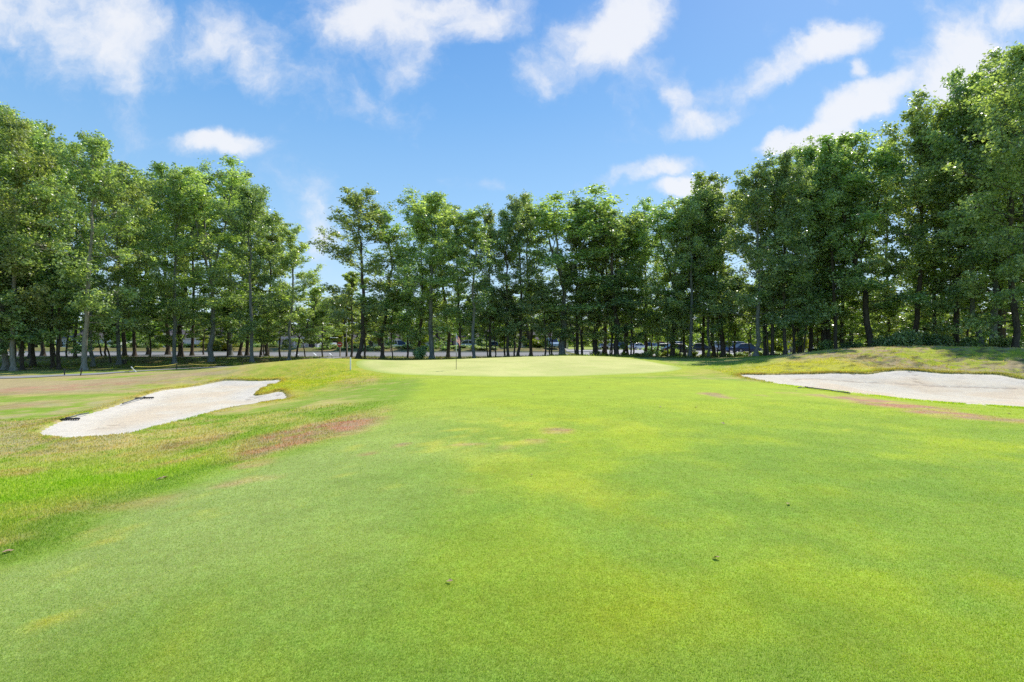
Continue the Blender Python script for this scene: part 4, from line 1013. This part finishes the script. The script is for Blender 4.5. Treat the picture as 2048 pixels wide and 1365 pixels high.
# ------------------------------------------------------------------ cars
def paint(nm,c): return simple(nm,c,.28,.0,noise=.03,coat=.6)
PAINT=dict(white=paint('white_car_paint',(.75,.76,.78)),silver=paint('silver_car_paint',(.42,.45,.48)),blue=paint('blue_car_paint',(.07,.14,.32)),navy=paint('navy_car_paint',(.03,.045,.10)),red=paint('red_car_paint',(.5,.05,.035)),dark=paint('dark_car_paint',(.03,.033,.04)),orange=paint('orange_car_paint',(.6,.14,.06)),sky=paint('pale_blue_car_paint',(.35,.5,.62)))
def loft(secs, segs=None):
    mb=MB(); n=len(secs[0]); vs=[p for s in secs for p in s]; fs=[]
    for i in range(len(secs)-1):
        for k in range(n): fs.append((i*n+k,i*n+(k+1)%n,(i+1)*n+(k+1)%n,(i+1)*n+k))
    fs+=[tuple(range(n)),tuple((len(secs)-1)*n+k for k in range(n))]
    mb.add(vs,fs); return mb
def car_meshes(kind):
    # x forward; body lower shell by cross sections
    roof={'sedan':1.42,'suv':1.70,'van':1.95}[kind]; belt={'sedan':.88,'suv':1.02,'van':1.1}[kind]; hood={'sedan':.82,'suv':.98,'van':1.05}[kind]
    hw=.88
    def sec(x,zb,zt,w): return [(x,-w*.93,zb),(x,-w,zb+.18),(x,-w,zt-.14),(x,-w*.9,zt),(x,w*.9,zt),(x,w,zt-.14),(x,w,zb+.18),(x,w*.93,zb)]
    xs=[(-2.25,.38,belt-.1,.74),(-2.15,.25,belt,.84),(-1.2,.22,belt,hw),(0,.2,belt,hw),(.95,.22,hood+.03,hw),(1.9,.25,hood-.1,.85),(2.2,.32,hood-.25,.74)]
    body=loft([sec(*a) for a in xs])
    def rs(x,z,w): return (x,z,w)
    if kind=='sedan': st=[(-1.75,belt-.02,.78),(-1.15,roof-.06,.66),(-.3,roof,.64),(.35,roof-.05,.66),(1.1,belt-.02,.78)]
    elif kind=='suv': st=[(-2.12,belt-.02,.8),(-1.9,roof-.08,.7),(-.6,roof,.68),(.35,roof-.06,.68),(1.05,belt-.02,.8)]
    else: st=[(-2.2,belt-.02,.84),(-2.12,roof-.06,.76),(-.6,roof,.75),(.75,roof-.1,.74),(1.5,belt-.02,.82)]
    gh=loft([[(x,-.8,belt-.05),(x,-w,z),(x,w,z),(x,.8,belt-.05)] for x,z,w in st])
    # roof skin
    rf=loft([[(x,-w*.97,z+.005),(x,-w*.9,z+.035),(x,w*.9,z+.035),(x,w*.97,z+.005)] for x,z,w in st[1:-1]])
    pil=MB()
    for s in (-1,1):
        for (x0,z0,w0),(x1,z1,w1) in ((st[0],st[1]),(st[-1],st[-2])): pil.tube([(x0,s*(w0+.0),z0),(x1,s*(w1+.01),z1+.01)],.045,5)
        xm=(st[1][0]+st[-2][0])/2; pil.tube([(xm,s*.82,belt-.02),(xm,s*(st[2][2]+.01),roof)],.04,5)
    ty=MB(); ty.tube([(0,-.11,0),(0,.11,0)],.33,20); rm=MB(); rm.tube([(0,-.115,0),(0,.115,0)],.2,16)
    hl=MB(); tl=MB()
    hl.box((0,0,0),(.16,.34,.14)); tl.box((0,0,0),(.12,.26,.2))
    wh=PAINT['white']
    return dict(body=body.mesh('body',wh,False,.04),glass=gh.mesh('window',M['window']),roof=rf.mesh('roof',wh),pil=pil.mesh('pillar',wh),tyre=ty.mesh('tyre',M['rubber']),rim=rm.mesh('rim',M['rim']),hl=hl.mesh('headlight',M['headlamp'],bevel=.02),tl=tl.mesh('tail_light',M['tail'],bevel=.02),z=hood,bz=belt)
CM={k:car_meshes(k) for k in ('sedan','suv','van')}
def car(px,D,kind,colr,rz,label,group='cars parked beyond the trees',lift=0):
    x,y,z=at(px,D); c=CM[kind]; o=empty('parked_'+('van' if kind=='van' else 'car'),(x,y,z+.03+lift),rz); tagp(o,label,'van' if kind=='van' else 'car',group)
    for k,nm in (('body','body'),('roof','roof'),('pil','pillar')):
        q=link(nm,c[k],o); q.material_slots[0].link='OBJECT'; q.material_slots[0].material=PAINT[colr]
    link('window',c['glass'],o)
    for a in (1.35,-1.35):
        for b in (.8,-.8):
            w=link('wheel',c['tyre'],o,(a,b,.33)); link('rim',c['rim'],w)
    for s in (-1,1):
        link('headlight',c['hl'],o,(2.08,s*.6,c['z']-.28)); link('tail_light',c['tl'],o,(-2.18,s*.68,c['bz']-.22))
F_=-math.pi/2
cars=[(165,112,'sedan','sky',.2,'pale blue car half hidden left of the curved pale oak'),
(212,104,'sedan','white',.1,'long white car seen between the grey oak and the leaning sapling'),
(325,108,'sedan','silver',.2,'silver car seen left of the flared dark trunk'),
(392,104,'suv','white',F_,'white car right of the dark straight oak on the bank'),
(413,106,'sedan','sky',F_+.2,'pale blue car left of the tall grey oak'),
(515,106,'suv','white',F_,'white car left of the red parked cars'),
(533,108,'suv','red',F_,'red car between the white car and the orange car'),
(544,103,'sedan','orange',.3,'low orange red car right of the red one'),
(799,98,'van','white',F_+.5,'white van on the grass beyond the road right of the lamp'),
(858,104,'sedan','silver',.1,'silver car behind the wide crowned oak trunk'),
(902,100,'sedan','navy',.2,'dark car left of the flag'),
(935,97,'suv','white',2.6,'big white car with a sloping windscreen first right of the flag'),
(958,99,'suv','white',F_,'white car just right of the narrow green grey oak'),
(988,97,'sedan','silver',F_,'silver car between the second and third dark oaks right of the flag'),
(1071,92,'sedan','navy',.25,'dark blue car in the gap left of the yellow green bush'),
(1104,88,'suv','sky',F_+.2,'pale blue car just left of the large forked oak'),
(1206,112,'sedan','white',F_,'white car above the V shaped stems'),
(1226,112,'sedan','silver',F_+.1,'silver blue car right of the V shaped stems'),
(1242,110,'suv','blue',F_,'blue car between the dark paired trunks and the V stems'),
(1276,105,'sedan','white',.5,'white car with dark windows in the middle of the lot'),
(1299,112,'suv','red',F_,'small red car left of the blue one in the lot'),
(1310,108,'sedan','blue',F_,'blue car between two red cars'),
(1321,108,'suv','red',F_-.1,'red car right of the blue one'),
(1331,74,'sedan','silver',.15,'silver blue car close behind the ivy clad oak'),
(1357,90,'suv','white',F_+.3,'white wagon between the ivy clad and the leaf wrapped trunks'),
(1356,70,'sedan','dark',.1,'dark car with red tail light in front of the white wagon'),
(1400,82,'sedan','dark',0,'dark car alone on the open lot'),
(1437,88,'suv','silver',F_,'silver car behind the straight dark oak'),
(1453,85,'suv','navy',F_,'navy car right of the right leaning trunk'),
(1478,80,'suv','blue',.2,'blue car left of the navy car by the thick grey based oak'),
(1492,76,'sedan','navy',.1,'navy car left of the thick grey based oak'),
(1580,70,'suv','dark',.4,'dark grey car right of the yellow green bush'),
(1607,72,'sedan','silver',F_,'silver car half hidden at the start of the mound'),
]
for c in cars: car(*c,lift=(-.25 if c[1]>=100 and c[0]<1020 else 0))

# ------------------------------------------------------------------ houses beyond the lot
def house(px,D,w,dp,h,wall,label,porch=False,rh=2.2):
    x,y,z=at(px,D); o=empty('house',(x,y,z),0); tagp(o,label,'house')
    mb=MB(); mb.box((0,0,h/2),(w,dp,h)); mb.build('wall',wall,o)
    mb=MB(); e=.45; vs=[(-w/2-e,-dp/2-e,h),(w/2+e,-dp/2-e,h),(w/2+e,dp/2+e,h),(-w/2-e,dp/2+e,h),(-w/2-e,0,h+rh),(w/2+e,0,h+rh)]
    mb.add(vs,[(0,1,5,4),(2,3,4,5),(0,4,3),(1,2,5),(3,2,1,0)]); mb.build('roof',M['roof'],o)
    nwin=max(2,int(w/2.6))
    for k in range(nwin):
        xx=-w/2+(k+.5)*w/nwin
        if k==nwin//2:
            mb=MB(); mb.box((xx,-dp/2-.03,1.05),(1.0,.08,2.1)); d=mb.build('door',M['white'],o); mb=MB(); mb.tube([(xx+.38,-dp/2-.1,1.05),(xx+.38,-dp/2-.14,1.05)],.03,8); mb.build('handle',M['dark_metal'],d)
        else:
            mb=MB(); 
            for a,b,c2,d2 in ((0,.62,1.1,.08),(0,-.62,1.1,.08),(.51,0,.08,1.24),(-.51,0,.08,1.24)): mb.box((xx+a,-dp/2-.03,1.5+b),(c2,.08,d2))
            f=mb.build('window',M['white'],o); mb=MB(); mb.box((xx,-dp/2-.01,1.5),(.94,.05,1.16)); mb.build('pane',M['window'],f)
    if porch:
        for k in range(5):
            mb=MB(); mb.tube([(-w/2+.3+k*(w-.6)/4,-dp/2-1.6,0),(-w/2+.3+k*(w-.6)/4,-dp/2-1.6,h-.3)],.11,10); mb.build('column',M['white'],o)
        mb=MB(); mb.box((0,-dp/2-.95,h-.2),(w,1.9,.2)); mb.build('porch_roof',M['white'],o)
house(606,116,9,6,3.2,M['siding'],'pale grey house with white columns left of the no entry sign',True)
house(395,124,16,7,3.4,M['siding2'],'long cream building behind the cars left of the tall grey oak')
house(790,136,24,8,2.8,M['siding'],'long pale grey low building behind the white van')
house(905,128,7,6,3.4,M['siding3'],'pinkish brick house glimpsed left of the flag')
house(968,126,6,6,3.4,M['siding'],'small pale house right of the narrow green grey oak')
house(1085,124,12,7,2.6,M['siding2'],'long cream low building behind the dark blue car')
house(190,130,14,7,3.0,M['siding'],'grey house far behind the curved pale oak')

# ------------------------------------------------------------------ world, sun
SUN_AZ=R(34); SUN_EL=R(47)
sun=bpy.data.lights.new('sun','SUN'); sun.energy=5.0; sun.angle=R(.55); sun.color=(1,.955,.88)
so=bpy.data.objects.new('sun',sun); COL.objects.link(so)
sd=Vector((math.sin(SUN_AZ)*math.cos(SUN_EL),math.cos(SUN_AZ)*math.cos(SUN_EL),math.sin(SUN_EL)))
so.rotation_euler=sd.to_track_quat('Z','Y').to_euler(); so.location=(30,30,60)
wd=bpy.data.worlds.new('World'); scene.world=wd; wd.use_nodes=True; nt=wd.node_tree; nd=nt.nodes; lk=nt.links
for n in list(nd): nd.remove(n)
out=N(nd,'ShaderNodeOutputWorld'); bg=N(nd,'ShaderNodeBackground',inp={'Strength':.15})
sky=N(nd,'ShaderNodeTexSky'); sky.sky_type='NISHITA'; sky.sun_disc=False; sky.sun_elevation=SUN_EL; sky.sun_rotation=SUN_AZ; sky.air_density=1.0; sky.dust_density=.6; sky.ozone_density=3.0
tc=N(nd,'ShaderNodeTexCoord'); sp=N(nd,'ShaderNodeSeparateXYZ'); lk.new(tc.outputs['Generated'],sp.inputs[0])
ym=N(nd,'ShaderNodeMath',op='MAXIMUM',inp={1:.12}); lk.new(sp.outputs['Y'],ym.inputs[0])
u=N(nd,'ShaderNodeMath',op='DIVIDE'); v=N(nd,'ShaderNodeMath',op='DIVIDE')
lk.new(sp.outputs['X'],u.inputs[0]); lk.new(ym.outputs[0],u.inputs[1]); lk.new(sp.outputs['Z'],v.inputs[0]); lk.new(ym.outputs[0],v.inputs[1])
cb=N(nd,'ShaderNodeCombineXYZ'); lk.new(u.outputs[0],cb.inputs[0]); lk.new(v.outputs[0],cb.inputs[1])
# domain warp
wn=N(nd,'ShaderNodeTexNoise',inp={'Scale':4.5,'Detail':6.0,'Roughness':.6}); lk.new(cb.outputs[0],wn.inputs['Vector'])
ws=N(nd,'ShaderNodeVectorMath',op='SUBTRACT'); ws.inputs[1].default_value=(.5,.5,.5); lk.new(wn.outputs['Color'],ws.inputs[0])
wsc=N(nd,'ShaderNodeVectorMath',op='SCALE',inp={'Scale':.16}); lk.new(ws.outputs[0],wsc.inputs[0])
wp=N(nd,'ShaderNodeVectorMath',op='ADD'); lk.new(cb.outputs[0],wp.inputs[0]); lk.new(wsc.outputs[0],wp.inputs[1])
blobs=[(60,20,330,140,-15,.68),(240,140,110,60,-50,.50),(460,70,120,80,0,.62),(430,120,80,60,0,.4),(590,150,200,70,-20,.50),(830,25,260,75,0,.75),(840,110,80,55,40,.55),
 (1225,45,150,75,38,1.0),(1270,150,120,90,0,.28),(1075,135,80,60,45,.45),(445,288,105,36,-3,.95),(1590,120,210,45,24,.72),(1700,75,80,45,10,.6),(1410,235,90,34,12,.8),(1365,195,38,75,10,.6),
 (1725,222,120,42,28,1.15),(1600,290,90,30,18,1.0),(1940,110,150,95,35,.95),(2030,30,120,60,20,.9),(1290,342,130,28,12,.75),(1370,372,90,26,5,.85),(930,368,120,22,0,.35),(1720,158,30,26,0,.7),
 (640,470,60,80,0,.55),(1500,60,120,60,20,.25),(1880,20,140,40,0,.3),(200,230,240,60,0,.25),(-400,100,300,140,0,.6),(2450,120,260,120,20,.7),(700,-250,500,120,0,.6),(1500,-300,300,100,10,.6)]
acc=None
for (px,py,rx,ry,ang,amp) in blobs:
    mp=N(nd,'ShaderNodeMapping'); mp.vector_type='TEXTURE'; mp.inputs['Location'].default_value=((px-CX)/F,(CY-py)/F,0); mp.inputs['Rotation'].default_value=(0,0,R(ang)); mp.inputs['Scale'].default_value=(rx/F,ry/F,1)
    lk.new(wp.outputs[0],mp.inputs[0])
    ln=N(nd,'ShaderNodeVectorMath',op='LENGTH'); lk.new(mp.outputs[0],ln.inputs[0])
    mr=N(nd,'ShaderNodeMapRange',interpolation_type='SMOOTHSTEP',inp={'From Min':.15,'From Max':1.75,'To Min':amp,'To Max':0}); lk.new(ln.outputs['Value'],mr.inputs['Value'])
    if acc is None: acc=mr.outputs[0]
    else:
        mx=N(nd,'ShaderNodeMath',op='SMOOTH_MAX',inp={2:.15}); lk.new(acc,mx.inputs[0]); lk.new(mr.outputs[0],mx.inputs[1]); acc=mx.outputs[0]
fn=N(nd,'ShaderNodeTexNoise',inp={'Scale':5.5,'Detail':10.0,'Roughness':.60}); lk.new(wp.outputs[0],fn.inputs['Vector'])
fm=N(nd,'ShaderNodeMath',op='MULTIPLY_ADD',inp={1:1.75,2:-.86}); lk.new(fn.outputs['Fac'],fm.inputs[0])
sm=N(nd,'ShaderNodeMath',op='ADD'); lk.new(acc,sm.inputs[0]); lk.new(fm.outputs[0],sm.inputs[1])
dn=N(nd,'ShaderNodeMapRange',interpolation_type='SMOOTHSTEP',inp={'From Min':.20,'From Max':.90,'To Min':0,'To Max':.88}); lk.new(sm.outputs[0],dn.inputs['Value'])
# cloud colour: bright above, faintly lavender in the thin parts
cc=N(nd,'ShaderNodeMix',data_type='RGBA'); cc.inputs[6].default_value=(4.1,4.75,6.1,1); cc.inputs[7].default_value=(6.3,6.35,6.55,1)
shn=N(nd,'ShaderNodeTexNoise',inp={'Scale':3.2,'Detail':5.0,'Roughness':.5}); lk.new(cb.outputs[0],shn.inputs['Vector'])
shm=N(nd,'ShaderNodeMath',op='MULTIPLY_ADD',inp={1:1.8,2:-.55}); lk.new(shn.outputs['Fac'],shm.inputs[0]); sha=N(nd,'ShaderNodeMath',op='ADD',use_clamp=True); lk.new(shm.outputs[0],sha.inputs[0]); lk.new(dn.outputs[0],sha.inputs[1]); lk.new(sha.outputs[0],cc.inputs[0])
gr=N(nd,'ShaderNodeValToRGB'); el=gr.color_ramp.elements
el[0].position=0; el[0].color=(.66,.82,.96,1); el[1].position=1; el[1].color=(.02,.13,.50,1)
for p_,c_ in ((.10,(.52,.76,.97,1)),(.24,(.33,.62,.95,1)),(.42,(.17,.45,.88,1)),(.60,(.08,.31,.78,1))):
    e=el.new(p_); e.color=c_
lk.new(sp.outputs['Z'],gr.inputs[0])
gs=N(nd,'ShaderNodeVectorMath',op='SCALE',inp={'Scale':6.9}); lk.new(gr.outputs[0],gs.inputs[0])
hs=N(nd,'ShaderNodeMix',data_type='RGBA'); hs.inputs[0].default_value=.78; lk.new(sky.outputs[0],hs.inputs[6]); lk.new(gs.outputs[0],hs.inputs[7])
mixc_=N(nd,'ShaderNodeMix',data_type='RGBA'); lk.new(dn.outputs[0],mixc_.inputs[0]); lk.new(hs.outputs[2],mixc_.inputs[6]); lk.new(cc.outputs[2],mixc_.inputs[7])
lk.new(mixc_.outputs[2],bg.inputs['Color']); lk.new(bg.outputs[0],out.inputs[0])

# ------------------------------------------------------------------ camera
cam=bpy.data.cameras.new('camera'); co=bpy.data.objects.new('camera',cam); COL.objects.link(co)
cam.sensor_width=36; cam.lens=36*F/2048; cam.clip_end=5000; cam.clip_start=.05
co.location=(0,0,CAMZ); co.rotation_euler=(R(90),0,0); scene.camera=co
scene.view_settings.view_transform='Standard'; scene.view_settings.look='None'; scene.view_settings.exposure=0
scene.render.engine='CYCLES'; scene.cycles.use_denoising=False
scene.cycles.max_bounces=7; scene.cycles.diffuse_bounces=5; scene.cycles.transmission_bounces=3; scene.cycles.transparent_max_bounces=4
print('leaf quads per proto',{k:p['n'] for k,p in PT.items()})
